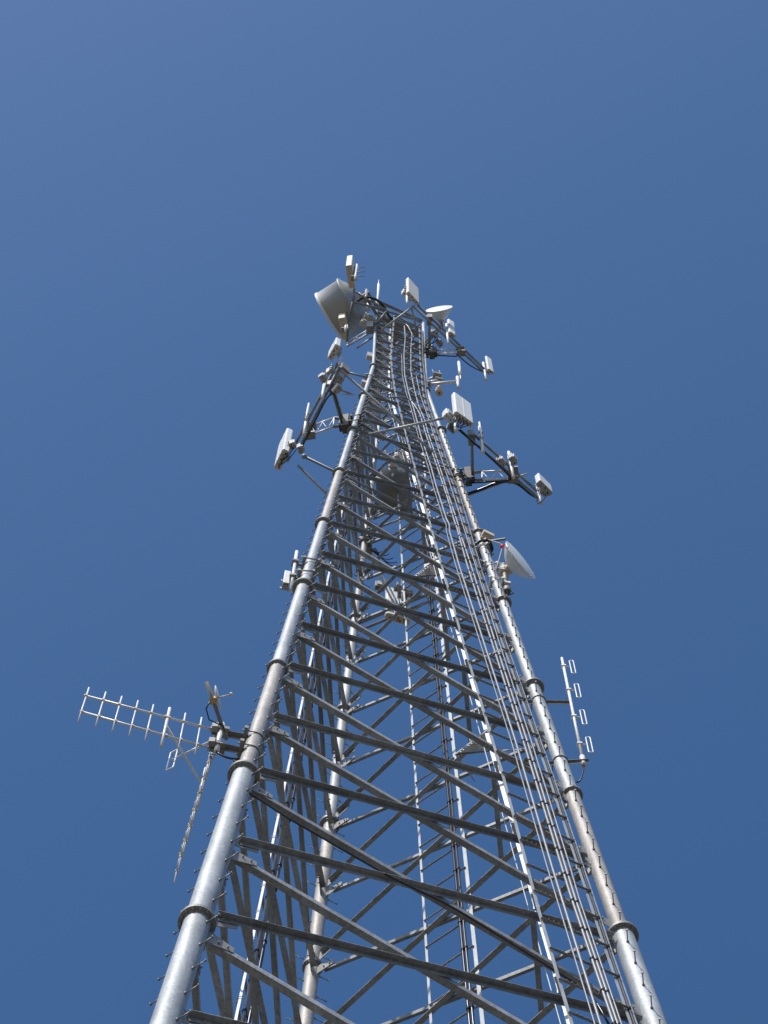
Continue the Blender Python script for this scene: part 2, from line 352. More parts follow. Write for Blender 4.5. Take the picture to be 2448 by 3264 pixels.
for k in range(3):
    mb = MB()
    for a in range(LMIN, LMAX, 2):
        mb.tube(LP(k, a), LP(k, a+2), rad(a+1), n=40, cap=(a in (LMIN, LMAX-2)), mi=SHINE[k].get(a, 0))
    lg = mb.build('leg', [G_LEG, G_LEG2], tower, LP(k, LMIN)); lg['label'] = NAMES[k]; legs.append(lg)
    cen = V((CX, CY, 0)); out = LP(k, 0)-V((CX, CY, Z0)); out.z = 0; out.normalize()
    tan = V((-out.y, out.x, 0))
    # flanges
    for L in range(LMIN+2, LMAX, 2):
        c = LP(k, L); ax = LP(k, L+1)-LP(k, L-1); r0, r1 = rad(L-1), rad(L+1)
        R1 = max(r0, r1)*(1.42 if L < 6 else 1.62 if L < 12 else 1.85); th = .036 if L < 8 else .03
        f = MB()
        f.ring(c-nrm(ax)*(th/2+.001), ax, r0*.9, R1, th, 40).ring(c+nrm(ax)*(th/2+.001), ax, r1*.9, R1, th, 40)
        u, w = basis(ax); nb = 14 if L < 8 else 10
        rbm = (max(r0, r1)+R1)/2+.006
        for i in range(nb):
            a = 2*math.pi*(i+.5)/nb; d = u*math.cos(a)+w*math.sin(a)
            f.tube(c+d*rbm-nrm(ax)*(th+.035), c+d*rbm+nrm(ax)*(th+.035), .016, n=6)
        for sgn, rr in ((-1, r0), (1, r1)):                      # weld fillet
            f.lathe(c+nrm(ax)*sgn*(th+.0), nrm(ax)*sgn, [(rr+.016, 0), (rr+.001, .02)], 40)
        f.build('flange', G_FL, lg, c)
    # step bolts: two rows, staggered
    bl = []
    zlo, zhi = Z0-2.2*H, Z0+14*H
    step = .381; i = 0; z = zlo
    while z < zhi:
        L = (z-Z0)/H; near = abs(L/2-round(L/2))*2*H < .12
        az = {0: (math.radians(145), math.radians(-35)), 1: (math.radians(-97), math.radians(83)), 2: (math.radians(203), math.radians(25))}[k][i % 2]
        if not near:
            d = V((math.cos(az), math.sin(az), 0)); p = ZL(k, z)+d*(rad(L)-.006)
            bl.append((p, d, z))
        z += step; i += 1
    for p, d, z in bl[:100]:
        put(bolt_me, 'step_bolt', lg, frame(p, (0, 0, 1), d))
    rest = MB()
    for p, d, z in bl[100:]:
        rest.tube(p, p+d*.035, .022, n=6).tube(p+d*.035, p+d*.205, .0095, n=6).tube(p+d*.205, p+d*.222, .021, n=6)
    if rest.v:
        ro = rest.build('step_bolt', G_FL, lg); ro['kind'] = 'stuff'
FACES = ((0, 1), (1, 2), (2, 0))
def fdir(k1, k2, L):
    a, b = LP(k1, L), LP(k2, L); t = nrm(b-a); return t, V((t.y, -t.x, 0))     # along the face, outward
def node(k1, k2, L, s):
    """brace end beside leg k1 on the face towards k2, s=+1 above / -1 below the node"""
    t, n = fdir(k1, k2, L); fl = (abs(L/2-round(L/2)) < .01 and LMIN < L < LMAX)
    return LP(k1, L)+t*(rad(L-.5*s)+.07)+V((0, 0, s*(.33 if fl else .20)*(1 if L < 8 else .8 if L < 12 else .65 if L < 16 else .45)))
braces = []
LV = [float(x) for x in range(LMIN, 13)]+[12+2*i/3 for i in range(1, 7)]+[16.5+.5*i for i in range(8)]
for L, L1 in zip(LV[:-1], LV[1:]):
    w = .104 if L < 4 else .098 if L < 8 else .090 if L < 12 else .078 if L < 16 else .07
    for k1, k2 in FACES:
        t, n = fdir(k1, k2, L)
        # outer diagonal k1 low > k2 high: flange on its upper edge turned outwards
        p, q = node(k1, k2, L, 1), node(k2, k1, L1, -1)
        upv = nrm(V((0, 0, 1))-nrm(q-p)*nrm(q-p).z)
        nf = nrm((q-p).cross(upv)); nf = nf if nf.dot(n) > 0 else -nf
        a = (p+upv*w/2+nf*.011, q+upv*w/2+nf*.011, -upv, nf, w)
        # inner diagonal k1 high > k2 low: flange on its lower edge turned inwards
        p, q = node(k1, k2, L1, -1), node(k2, k1, L, 1)
        upv = nrm(V((0, 0, 1))-nrm(q-p)*nrm(q-p).z)
        b = (p-upv*w/2-nf*.011, q-upv*w/2-nf*.011, upv, -nf, w)
        braces += [(abs(L-1.5), L, a), (abs(L-1.5), L, b)]
vis = [b for b in braces if b[1] >= -1]; vis.sort(key=lambda b: b[0])
keep = vis[:100]; others = vis[100:]+[b for b in braces if b[1] < -1]
for d, L, (p, q, d1, d2, w) in keep:
    MB().angle(p, q, d1, d2, w, w, .011).build('diagonal_brace', G_DULL, tower, (p+q)/2)
mb = MB()
for d, L, (p, q, d1, d2, w) in others: mb.angle(p, q, d1, d2, w, w, .011)
mb.build('diagonal_brace', G_DULL, tower)['kind'] = 'stuff'
# gusset plates with their bolts
for k in range(3):
    for L in [x for x in LV if x > -3.5]:
        mb = MB(); c0 = LP(k, L)
        for k1, k2 in FACES:
            if k not in (k1, k2): continue
            o = k2 if k == k1 else k1
            t, _ = fdir(k, o, L); n = fdir(k1, k2, L)[1]
            for s in (1, -1):
                if (s > 0 and L == LMAX) or (L == LMAX and s > 0): continue
                e = node(k, o, L, s); r = rad(L-.0)
                up_ = V((0, 0, s))
                hgt = .26 if L < 8 else .2 if L < 12 else .12
                a = c0+t*(r*.9)+V((0, 0, s*.075)); b = a+up_*hgt*1.35
                c = e+t*.30+up_*.10; d = e+t*.30-up_*.03
                mb.prism([a-n*.0055, b-n*.0055, c-n*.0055, d-n*.0055], n*.011)
                for j in range(2):
                    bp = e+t*(.08+.13*j)+up_*(.02+.03*j)
                    mb.tube(bp-n*.045, bp+n*.045, .014, n=6)
        mb.build('gusset_plate', G_FL, legs[k], c0)
# crossing bolts of the X braces, a small plate on each crossing
# horizontal girts at the top
for L, off in ((20, 0), (19, 0)):
    for k1, k2 in FACES:
        t, n = fdir(k1, k2, L); p, q = LP(k1, L)+t*.07, LP(k2, L)-t*.07
        p = p+V((0, 0, -.05)); q = q+V((0, 0, -.05))
        MB().angle(p+n*.025, q+n*.025, (0, 0, -1), n, .10, .10, .01).build('girt', G_DULL, tower, (p+q)/2)
# beams that cut the corner of the right front leg, every section
def corner(z, a, c):
    """point near the right front leg: a metres towards the left front leg, c metres towards the rear leg"""
    L = (z-Z0)/H; b = LP(1, L); return b+nrm(LP(0, L)-b)*a+nrm(LP(2, L)-b)*c
for L in (-2.2, -.2, 1.75, 3.74, 5.75, 7.6, 9.7, 11.7, 13.7):
    z = Z0+L*H; d = 1.72 if L < 12 else 1.5
    p, q = corner(z, d, 0), corner(z, 0, d)
    s = nrm((q-p).cross(V((0, 0, 1))))
    MB().angle(p, q, s, (0, 0, 1), .09, .09, .009).build('corner_beam', G_DULL, tower, (p+q)/2)
# top deck plates
pl = PT['plat_top']
pl = [V(p) for p in pl]
cA, cB, cC = LP(0, 19.8), LP(1, 19.8), LP(2, 19.8)
def bary(a, b, c): return cA*a+cB*b+cC*c
deck = MB()
deck.prism([bary(.80, .10, .10), bary(.12, .80, .08), bary(.08, .62, .30), bary(.36, .34, .30), bary(.45, .15, .40)], (0, 0, .012))
deck.prism([bary(.32, .34, .34), bary(.06, .56, .38), bary(.06, .24, .70), bary(.32, .10, .58)], (0, 0, .012))
deck.build('top_deck', G_DARK, tower)

# ------------------------------------------------------------------ cable ladders, climbing ladder, cables
def lerp_path(pts, z):
    for a, b in zip(pts[:-1], pts[1:]):
        if min(a[2], b[2]) <= z <= max(a[2], b[2]) and abs(b[2]-a[2]) > 1e-6:
            return V(a)+(V(b)-V(a))*((z-a[2])/(b[2]-a[2]))
    return None
def extend_down(pts, zmin):
    a, b = V(pts[0]), V(pts[1]); d = (a-b)/abs(a.z-b.z)
    return [tuple(a+d*(a.z-zmin))]+[tuple(p) for p in pts]
def rail(mb, pts, side, wd, th, mi=0):
    for a, b in zip(pts[:-1], pts[1:]): mb.bar(a, b, side, wd, th, mi, -wd/2, -th/2)
    return mb
t0, n0 = fdir(0, 1, 5); t1, n1 = fdir(1, 2, 5); t2, n2 = fdir(2, 0, 5)
# front cable ladder
r1 = extend_down(PT['fr_rail1'], 3.0); r2 = extend_down(PT['fr_rail2'], 3.0)
cl = thing('cable_ladder', 'wide galvanized cable ladder on the front face beside the right front leg', 'cable ladder', r1[0], 'cable ladders on the tower faces')
rail(MB(), r1, t0, .055, .012).build('side_rail', G_BRT, cl)
mb = MB(); rail(mb, r2, t0, .045, .012)
o = V(n0)*.0; rail(mb, [tuple(V(p)+t0*.10) for p in r2], t0, .045, .012); mb.build('side_rail', G_BRT, cl)
RZ = []; z = 28.2
while z < 90: RZ.append(z); z += 1.055
for z in RZ:
    a, b = lerp_path(r1, z), lerp_path(r2, z)
    if a is None or b is None: continue
    t = nrm(b-a); m_ = MB()
    m_.angle(a-t*.03+n0*.02, b+t*.06+n0*.02, n0, (0, 0, 1), .04, .05, .006)
    n_ = int((b-a).length/.085)
    for j in range(1, n_):                                        # hanger studs along the rung
        q = a+t*(j*.085)+n0*.065; m_.tube(q-n0*.012, q+n0*.014, .010, n=5)
    m_.build('rung', G_DARK, cl, (a+b)/2)
def cable(name, label, pts, r, m, zs=(), group=None, clampm=None, cr=1.9, n=8, cat='cable'):
    cr = min(cr, 1.45)
    pts = [V(p) for p in pts]
    # round the corners a little
    sm = [pts[0]]
    for a, b, c in zip(pts[:-2], pts[1:-1], pts[2:]):
        l1, l2 = min((b-a).length*.4, .25), min((c-b).length*.4, .25)
        sm += [b-nrm(b-a)*l1, b+(nrm(c-b)*l2-nrm(b-a)*l1)*.22, b+nrm(c-b)*l2]
    sm.append(pts[-1])
    th = thing(name, label, cat, pts[0], group)
    MB().path(sm, r, n).build('sheath', m, th)
    for z in zs:
        c = lerp_path([tuple(p) for p in pts], z)
        if c is None: continue
        c2 = lerp_path([tuple(p) for p in pts], z+.02); d = nrm(c2-c) if c2 is not None else V((0, 0, 1))
        u, w = basis(d)
        m_ = MB(); m_.tube(c-d*.02, c+d*.02, r*cr, n=10)
        m_.tube(c+n0*(r*1.0), c+n0*(r*2.0+.008), .009, n=6).build('clamp', clampm or BLACK, th, c)
    return th
GC = 'cable runs on the front cable ladder'
for key, lab, r, m_ in (('fr_c1', 'single bright cable run nearest the left rail of the front cable ladder', .025, SHINY),
                        ('fr_c2', 'left one of the paired bright cables in the middle of the front cable ladder', .027, SHINY),
                        ('fr_c3', 'right one of the paired bright cables, curling over at the tower top', .027, SHINY),
                        ('fr_c4', 'thin grey cable just right of the paired bright cables on the front cable ladder', .017, SHINY)):
    cable('coaxial_cable', lab, extend_down(PT[key], 3.0), r, m_, [z+.03 for z in RZ] if key in ('fr_c2', 'fr_c3') else [], GC)
cable('coaxial_cable', 'thin second conduit running tight beside the single cable of the front cable ladder', [tuple(V(p)-t0*.075-n0*.03) for p in extend_down(PT['fr_c1'], 3.0)][:-2], .014, SHINY, [], GC)
cable('coaxial_cable', 'dark cable strapped inside the double right rail of the front cable ladder', [tuple(V(p)+t0*.05+n0*.02) for p in r2], .020, BLACK, [z+.03 for z in RZ][::1], GC)
cable('coaxial_cable', 'black cable clipped along a front diagonal from the paired yagi bracket', PT['lead'], .018, BLACK, [], None)
ld = [V(p) for p in PT['lead']]
for i in (4, 7, 8, 10):
    pass
# rear cable ladder on the face between right front leg and rear leg
def fpt(k1, k2, L, u, off):
    """point on a face: u metres from the middle of the face towards leg k2, off metres outwards"""
    t, n = fdir(k1, k2, L); return (LP(k1, L)+LP(k2, L))/2+t*u+n*off
def face_line(k1, k2, u, off, La, Lb):
    ls = [La]+[x for x in (4, 8, 12, 16) if La < x < Lb]+[Lb]
    return [tuple(fpt(k1, k2, x, u, off)) for x in ls]
cb = thing('cable_ladder', 'narrow cable ladder with pale rails on the rear right face', 'cable ladder', fpt(1, 2, -8, 0, -.1), 'cable ladders on the tower faces')
ra, rb = face_line(1, 2, -.60, -.06, -8, 14.5), face_line(1, 2, .37, -.06, -8, 14.5)
rail(MB(), ra, t1, .075, .010).build('side_rail', G_BRT, cb); rail(MB(), rb, t1, .05, .010).build('side_rail', G_BRT, cb)
for z in RZ:
    a, b = lerp_path(ra, z-.4), lerp_path(rb, z-.4)
    if a is None or b is None or z > 74: continue
    MB().angle(a-n1*.012, b-n1*.012, -n1, (0, 0, 1), .035, .04, .006).build('rung', G_DULL, cb, (a+b)/2)
for u, lab in ((-.47, 'black cable on the rear right cable ladder, the one nearer its right rail'), (-.40, 'black cable on the rear right cable ladder, the one nearer its left rail')):
    cable('coaxial_cable', lab, face_line(1, 2, u, -.13, -8, 12.6), .026, BLACK, [z-.4 for z in RZ if z < 66], 'black cables on the rear right cable ladder', cr=1.5)
# left cable ladder on the face between rear leg and left front leg
ca = thing('cable_ladder', 'cable ladder with one bright white rail on the left face of the tower', 'cable ladder', fpt(2, 0, -8, 0, .3), 'cable ladders on the tower faces')
ra, rb = face_line(2, 0, .12, .30, -8, 15.2), face_line(2, 0, -.62, .30, -8, 15.2)
rail(MB(), ra, n2, .045, .012).build('side_rail', G_BRT, ca); rail(MB(), rb, t2, .05, .012).build('side_rail', G_DARK, ca)
for z in RZ:
    a, b = lerp_path(ra, z-.2), lerp_path(rb, z-.2)
    if a is None or b is None: continue
    mb = MB().angle(a+n2*.012, b+n2*.012, n2, (0, 0, 1), .04, .04, .006)
    for dz in (.10, .17): mb.box(a+V((0, 0, dz)), n2*.038, t2*.012, (0, 0, .008))
    mb.build('rung', G_DARK, ca, (a+b)/2)
for u, lab, m_ in ((-.05, 'bright cable just behind the white rail on the left face', SHINY), (-.16, 'second bright cable behind the white rail on the left face', SHINY), (-.38, 'black cable near the dark rail on the left face', BLACK)):
    cable('coaxial_cable', lab, face_line(2, 0, u, .24, -8, 15), .030, m_, [z-.2 for z in RZ], 'cables on the left cable ladder', cr=1.5)
# climbing ladder inside the right front corner
lad = thing('climbing_ladder', 'narrow climbing ladder with pale flat rails inside the right front corner', 'ladder', corner(4, .72, .68))
def lad_pt(z, s): return corner(z, .72+.17*s, .68-.14*s)
zs_ = [3.0, Z0, Z0+8*H, Z0+16*H, 92.0]
lw = nrm(lad_pt(40, 1)-lad_pt(40, -1)); ln = V((lw.y, -lw.x, 0))
for s in (-1, 1):
    pts = [tuple(lad_pt(z, s)) for z in zs_]
    mb = MB(); rail(mb, pts, ln, .075, .012)
    mb.build('side_rail', G_BRT, lad)
rg = []; z = 28.0
while z < 91: rg.append(z); z += .305
for z in rg[:100]:
    MB().tube(lad_pt(z, -1), lad_pt(z, 1), .011, n=6).build('rung', G_BRT, lad, lad_pt(z, 0))
mb = MB()
for z in rg[100:]: mb.tube(lad_pt(z, -1), lad_pt(z, 1), .011, n=6)
mb.build('rung', G_BRT, lad)['kind'] = 'stuff'
for L in range(-1, 19):                                            # stand-off brackets, white plates pointing inwards
    z = Z0+L*H+.9; c = lad_pt(z, 1)
    MB().box(c+lw*.14, lw*.15, ln*.03, (0, 0, .006)).box(c+lw*.02+V((0, 0, .03)), lw*.012, ln*.05, (0, 0, .05)).build('bracket', G_BRT, lad, c)
sc = MB(); pts = [tuple(corner(z, .80, .62)+ln*.12) for z in zs_]; sc.path(pts, .012, 6).build('safety_cable', G_BRT, lad)
# triangular rest platforms beside the ladder
for zc_ in (46.1, 58.6, 70.8):
    pa = [corner(zc_, .86, 1.32), corner(zc_, .92, .40), corner(zc_, .44, .86)]
    rp = thing('rest_platform', {46.1: 'lowest triangular grated rest platform on the climbing ladder', 58.6: 'middle triangular grated rest platform on the climbing ladder', 70.8: 'uppermost triangular grated rest platform, small and high on the climbing ladder'}[zc_], 'platform', pa[0], 'grated rest platforms on the ladder')
    fr_ = MB()
    for i in range(3):
        a, b = pa[i], pa[(i+1) % 3]; ins = nrm((pa[0]+pa[1]+pa[2])/3-(a+b)/2)
        fr_.bar(a, b, (0, 0, 1), .07, .012, 0, -.05)
    fr_.bar(pa[0], corner(zc_, .05, 1.75), (0, 0, 1), .06, .012); fr_.bar(pa[0], corner(zc_-.05, .0, .5), (0, 0, 1), .05, .012)
    fr_.build('frame', G_DULL, rp)
    gr = MB(); C_, A_, B_ = pa[0], pa[1], pa[2]
    for i in range(1, 13):
        f = i/13; a, b = A_+(B_-A_)*f, A_+(C_-A_)*f
        gr.bar(a, b, (0, 0, 1), .06, .022)
    gr.build('grating', ALU, rp)
    h0 = corner(zc_, .80, .95)
    MB().box(h0+V((0, 0, .3)), ln*.07, lw*.01, (0, 0, .25)).build('kick_plate', GREYP, rp)

# ------------------------------------------------------------------ antenna builders
def rrect(w, d, r, n=4, front=None):
    """rounded rectangle, w along x, d along y, centred; the +y side may be rounder"""
    out = []
    for cx, cy, a0, rr in ((1, 1, 0, front or r), (-1, 1, 90, front or r), (-1, -1, 180, r), (1, -1, 270, r)):
        for i in range(n+1):
            a = math.radians(a0+90*i/n); out.append(((w/2-rr)*cx+rr*math.cos(a), (d/2-rr)*cy+rr*math.sin(a)))
    return out
def panel(name, label, spec, group, body=WHITE, bottom=CREAM, r=.035, front=None, grooves=1, ports=6, mount=None, cat='panel antenna', connect=BLACK):
    """flat panel antenna: corner of the underside, width vector, depth vector, height"""
    P0, e1, e2, h = spec; P0 = V(P0); e1 = V((*e1, 0)); e2 = V((*e2, 0))
    w, d = e1.length, e2.length; x, y = nrm(e1), nrm(e2); c = P0+e1/2+e2/2
    th = thing(name, label, cat, c, group)
    out = rrect(w, d, min(r, d*.45), 5, min(front, d*.48) if front else None)
    # the side that faces the open air is -y (first edge); back is +y
    pts = [c+x*a-y*b for a, b in out]
    mb = MB(); mb.prism(pts, (0, 0, h), 0, False)
    for g_ in range(grooves):                                      # raised ribs down the front
        f = (g_+1)/(grooves+1)-.5
        mb.box(c+x*(w*f)-y*(d/2+.001)+V((0, 0, h/2)), x*w*.035, y*.006, (0, 0, h*.49))
    mb.build('radome', body, th)
    MB().prism([p+V((0, 0, -.012))+(c-p)*.03-V((0, 0, c.z-p.z))*.03 for p in pts], (0, 0, .012)).build('end_cap', bottom, th)
    for i in range(ports):
        q = c+x*(w*((i+.5)/ports-.5)*.82)+y*(d*.12*(-1)**i)+V((0, 0, -.012))
        MB().tube(q, q-V((0, 0, .05)), .020, n=8).tube(q-V((0, 0, .05)), q-V((0, 0, .13)), .012, n=6).build('connector', connect, th, q)
    for f in (.18, .82):
        q = c+y*(d/2+.05)+V((0, 0, h*f)); MB().box(q, x*.07, y*.05, (0, 0, .035)).box(q+y*.06, x*.11, y*.015, (0, 0, .05)).build('bracket', G_BRT, th, q)
    return th
def radio(label, c, yaw, w, d, h, group, m=GREYP, fins=True, name='remote_radio'):
    c = V(c); x = V((math.cos(yaw), math.sin(yaw), 0)); y = V((-x.y, x.x, 0))
    th = thing(name, label, 'radio unit', c, group)
    MB().prism([c+x*a+y*b-V((0, 0, h/2)) for a, b in rrect(w, d*.7, .02, 2)], (0, 0, h)).build('housing', m, th)
    if fins:
        mb = MB()
        for i in range(9):
            mb.box(c+x*(w*(i/8-.5)*.92)+y*(d*.42), x*.004, y*d*.10, (0, 0, h*.46))
        mb.build('heat_sink', m, th)
    for i in range(3):
        q = c+x*(w*(i-1)*.28)-V((0, 0, h/2)); MB().tube(q, q-V((0, 0, .07)), .016, n=6).build('connector', BRASS if i == 1 else BLACK, th, q)
    MB().box(c-y*(d*.40), x*.09, y*.03, (0, 0, h*.35)).build('bracket', G_BRT, th)
    return th
def pole(mb, p, r=.03): return mb.tube(p[1], p[0], r, n=12)
def jumper(label, a, b, sag, group, r=.014, m=BLACK, side=(0, 0, 0)):
    a, b = V(a), V(b); pts = []
    for i in range(11):
        f = i/10; pts.append(a+(b-a)*f+V((0, 0, -sag*4*f*(1-f)))+V(side)*(4*f*(1-f)))
    o = MB().path(pts, r, 6).build('jumper_cable', m); tag(o, label, 'cable', group); return o
def ubolt(mb, p, ax, d, r, rr=.010):
    """U bolt round a pipe at p"""
    ax = nrm(V(ax)); d = nrm(V(d)-ax*ax.dot(V(d))); s = ax.cross(d)
    pts = [p+d*(r+.10)*1+s*(r+.012)]
    for i in range(13):
        a = math.pi*i/12; pts.append(p-d*math.sin(a)*(r+.012)+s*math.cos(a)*(r+.012))
    pts.append(p+d*(r+.10)-s*(r+.012)); mb.path(pts, rr, 6)
def clampset(mb, p, d, r):
    """pipe clamp plates on a tower leg at p, towards d"""
    d = nrm(V((d[0], d[1], 0))); s = V((-d.y, d.x, 0)); p = V(p)
    mb.box(p+d*(r+.035), s*(r+.07), d*.03, (0, 0, .06)); mb.box(p-d*(r+.03), s*(r+.07), d*.022, (0, 0, .05))
    for sg in (-1, 1):
        for zz in (-.03, .03):
            mb.tube(p+s*sg*(r+.045)-d*(r+.09)+V((0, 0, zz)), p+s*sg*(r+.045)+d*(r+.12)+V((0, 0, zz)), .010, n=6)

# ------------------------------------------------------------------ sector frames
def truss(mb, a0, a1, b0, b1, r=.028, nweb=4):
    """two chords a (upper) and b (lower) with webs"""
    a0, a1, b0, b1 = map(V, (a0, a1, b0, b1))
    mb.tube(a0, a1, r, n=10).tube(b0, b1, r, n=10)
    for i in range(nweb+1):
        f = i/nweb; p, q = a0+(a1-a0)*f, b0+(b1-b0)*f
        if i in (0, nweb): mb.tube(p, q, r*.8, n=8)
        if i < nweb:
            g_ = (i+1)/nweb; q2 = b0+(b1-b0)*g_ if i % 2 == 0 else a0+(a1-a0)*g_
            mb.tube(p if i % 2 == 0 else q, q2, r*.34, n=6)
    return mb
def toward(leg, z, q, L=None):
    p = ZL(leg, z); d = V(q)-p; d.z = 0; return p, nrm(d)
def sector_frame(label, leg, key_up, key_lo, st, so, inner, ties, poles, r_face=.040):
    L = (st[0][2]-Z0)/H; rl = rad(L)
    th = thing('sector_frame', label, 'antenna mount', st[0], 'sector mounting frames')
    for k_ in (key_up, key_lo): MB().tube(PT[k_][0], PT[k_][1], r_face, n=12).build('face_pipe', G_DULL, th, PT[k_][0])
    d = toward(leg, st[0][2], st[1])[1]
    mb = MB(); p1, p2 = V(st[0])+d*(rl+.05), V(st[2])+d*(rl+.05)
    s0, s1 = V(so[0]), V(so[1])
    mb.tube(p1, s0, .045, n=10).tube(p2, s1, .045, n=10); mb.build('standoff_arm', G_DARK, th, s0)
    truss(MB(), s0, st[1], s1, st[3], .030).build('standoff_truss', ALU, th, s0)
    mb = MB(); c_ = (V(st[0])+V(st[2]))/2
    for q in (st[0], st[2]): clampset(mb, q, d, rl)
    s = V((-d.y, d.x, 0)); h_ = abs(st[0][2]-st[2][2])/2
    mb.box(c_+d*(rl+.20), s*.13, d*.09, (0, 0, h_+.28)); mb.box(c_+d*(rl+.33), s*.10, d*.05, (0, 0, h_+.10))
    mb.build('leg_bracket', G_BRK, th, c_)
    a, b = V(inner[0]), V(inner[1]); u_ = V((0, 0, .30))
    mb = MB(); mb.tube(a+u_, b+u_, .04, n=10).tube(a-u_, b-u_, .04, n=10).tube(a+u_*1.3, a-u_*1.3, .045, n=10).tube((a+b)/2+u_, (a+b)/2-u_, .03, n=8)
    mb.box(a, nrm(b-a)*.16, V((0, 0, 1)).cross(nrm(b-a))*.10, (0, 0, .30)); mb.build('inner_arm', G_DULL, th, a)
    for q in (st[1], st[3]):
        q = V(q); MB().box(q, d*.14, s*.11, (0, 0, .07)).build('joint_plate', G_DARK, th, q)
    for p, q in ties: MB().tube(p, q, .036, n=12).build('tie_back', G_BRT, th, p)
    for i, P in enumerate(poles): pole(MB(), PT[P], .048).build('mount_pipe', ALU, th, PT[P][1])
    return th
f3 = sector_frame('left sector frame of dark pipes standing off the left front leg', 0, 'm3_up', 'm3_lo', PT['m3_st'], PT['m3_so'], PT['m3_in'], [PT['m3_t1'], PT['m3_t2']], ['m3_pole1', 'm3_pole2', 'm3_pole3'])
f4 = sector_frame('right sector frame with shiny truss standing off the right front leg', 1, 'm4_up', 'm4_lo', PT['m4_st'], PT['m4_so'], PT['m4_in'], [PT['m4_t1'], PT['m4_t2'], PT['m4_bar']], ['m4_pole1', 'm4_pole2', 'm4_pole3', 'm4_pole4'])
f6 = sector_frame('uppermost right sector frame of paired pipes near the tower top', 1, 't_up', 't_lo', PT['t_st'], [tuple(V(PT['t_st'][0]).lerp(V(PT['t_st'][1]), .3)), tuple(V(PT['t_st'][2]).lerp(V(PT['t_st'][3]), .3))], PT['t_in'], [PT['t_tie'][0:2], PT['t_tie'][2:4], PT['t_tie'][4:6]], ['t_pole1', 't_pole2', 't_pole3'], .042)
# rear frame seen through the lattice
m5 = PT['m5_st']; f5 = thing('sector_frame', 'rear sector frame behind the tower, seen through the lattice', 'antenna mount', m5[0], 'sector mounting frames')
fa, fb = PT['m5_fr']
for dz in (0, -.7): MB().tube(V(fa)+V((0, 0, dz)), V(fb)+V((0, 0, dz)), .045, n=12).build('face_pipe', G_DULL, f5, fa)
truss(MB(), V(m5[0])+V((0, .2, 0)), m5[1], V(m5[2])+V((0, .2, 0)), m5[3], .03).build('standoff_truss', ALU, f5, m5[1])
mb = MB(); clampset(mb, m5[0], (.3, 1), rad(12)); clampset(mb, m5[2], (.3, 1), rad(12)); mb.box((V(m5[0])+V(m5[2]))/2+V((.05, .25, 0)), (.15, 0, 0), (0, .12, 0), (0, 0, .6)); mb.build('leg_bracket', G_DARK, f5, m5[0])
pole(MB(), PT['m5_pole'], .045).build('mount_pipe', ALU, f5, PT['m5_pole'][1])
b0, b1 = PT['ball_tie']
MB().tube(b0, b1, .036, n=12).lathe(PT['ball'], (1, 0, 0), [(.0, -.075), (.05, -.055), (.075, 0), (.05, .055), (0, .075)], 14).build('tie_back', G_DULL, f5, b0)
# small radios, panels
GP = 'white panel antennas on the sector frames'
panel('panel_antenna', 'large white ribbed panel at the outer end of the left sector frame', PT['m3_pa'], GP, grooves=2, ports=7, r=.05)
panel('panel_antenna', 'short white panel at the inner top end of the left sector frame', PT['m3_pb'], GP, ports=4)
panel('panel_antenna', 'large white double width panel nearest the right front leg on the right frame', PT['m4_pa'], GP, grooves=1, ports=8, r=.05)
panel('panel_antenna', 'short tilted white panel at the outer end of the right sector frame', PT['m4_pb'], GP, grooves=0, ports=3, bottom=GREYP)
panel('panel_antenna', 'tall white panel at the inner end of the uppermost right frame', PT['t_pa'], GP, grooves=0, ports=4, body=CREAM)
panel('panel_antenna', 'slim rounded white panel in the middle of the uppermost right frame', PT['t_pb'], GP, grooves=0, ports=1, r=.10, front=.10, bottom=TAN)
panel('panel_antenna', 'slim rounded white panel at the outer end of the uppermost right frame', PT['t_pc'], GP, grooves=0, ports=1, r=.09, front=.09, bottom=TAN)
panel('panel_antenna', 'rear white panel with tan underside hanging behind the tower lattice', PT['m5_pa'], GP, grooves=0, ports=4, bottom=TAN, r=.07)
panel('panel_antenna', 'topmost long panel with brown underside, highest on the upper left', PT['l_pa'], GP, grooves=0, ports=3, bottom=TAN, body=CREAM, connect=WHITE)
panel('panel_antenna', 'long panel with brown underside in front of the big shrouded dish', PT['l_pb'], GP, grooves=0, ports=3, bottom=TAN, body=CREAM, connect=WHITE)
panel('panel_antenna', 'small boxy white panel on a short pole beside the left front leg', PT['m2_box'], None, grooves=0, ports=2, bottom=CREAM, r=.02)
panel('panel_antenna', 'small cream box panel in the middle of the left sector frame', PT['m3_r1'], GP, grooves=0, ports=1, body=CREAM, r=.015)
panel('panel_antenna', 'small white box behind the tall panel of the uppermost right frame', PT['t_r1'][:3]+[.62], GP, grooves=0, ports=1, r=.02)
GR = 'radio units on the sector frames'
q = PT['m3_rad']
radio('finned grey radio left of the small cream box on the left frame', q[0], 1.0, .24, .18, .36, GR); radio('radio with looped cables under the tie pipe joint of the left frame', q[1], 2.2, .26, .20, .45, GR)
radio('small bright radio just above the looped cables on the left frame', q[2], 2.2, .26, .2, .4, GR); radio('grey radio behind the large panel of the left frame', q[3], 1.2, .22, .16, .42, GR)
radio('radio tucked between left frame pipe and its large panel', q[4], 1.2, .2, .16, .42, GR)
q = PT['m4_rad']
radio('pale radio on the left side of the large double width panel', q[0], .7, .28, .22, .62, GR, WHITE); radio('pale finned radio on the inner side of the pole midway along the right frame', q[1], .9, .26, .18, .38, GR)
radio('pale finned radio on the outer side of the pole midway along the right frame', q[2], .9, .26, .18, .42, GR); radio('dark radio hanging under the large double width panel', q[3], .7, .26, .2, .40, GR, G_DARK)
radio('small radio behind the short tilted panel of the right frame', q[4], .8, .26, .16, .32, GR)
q = PT['m5_rad']
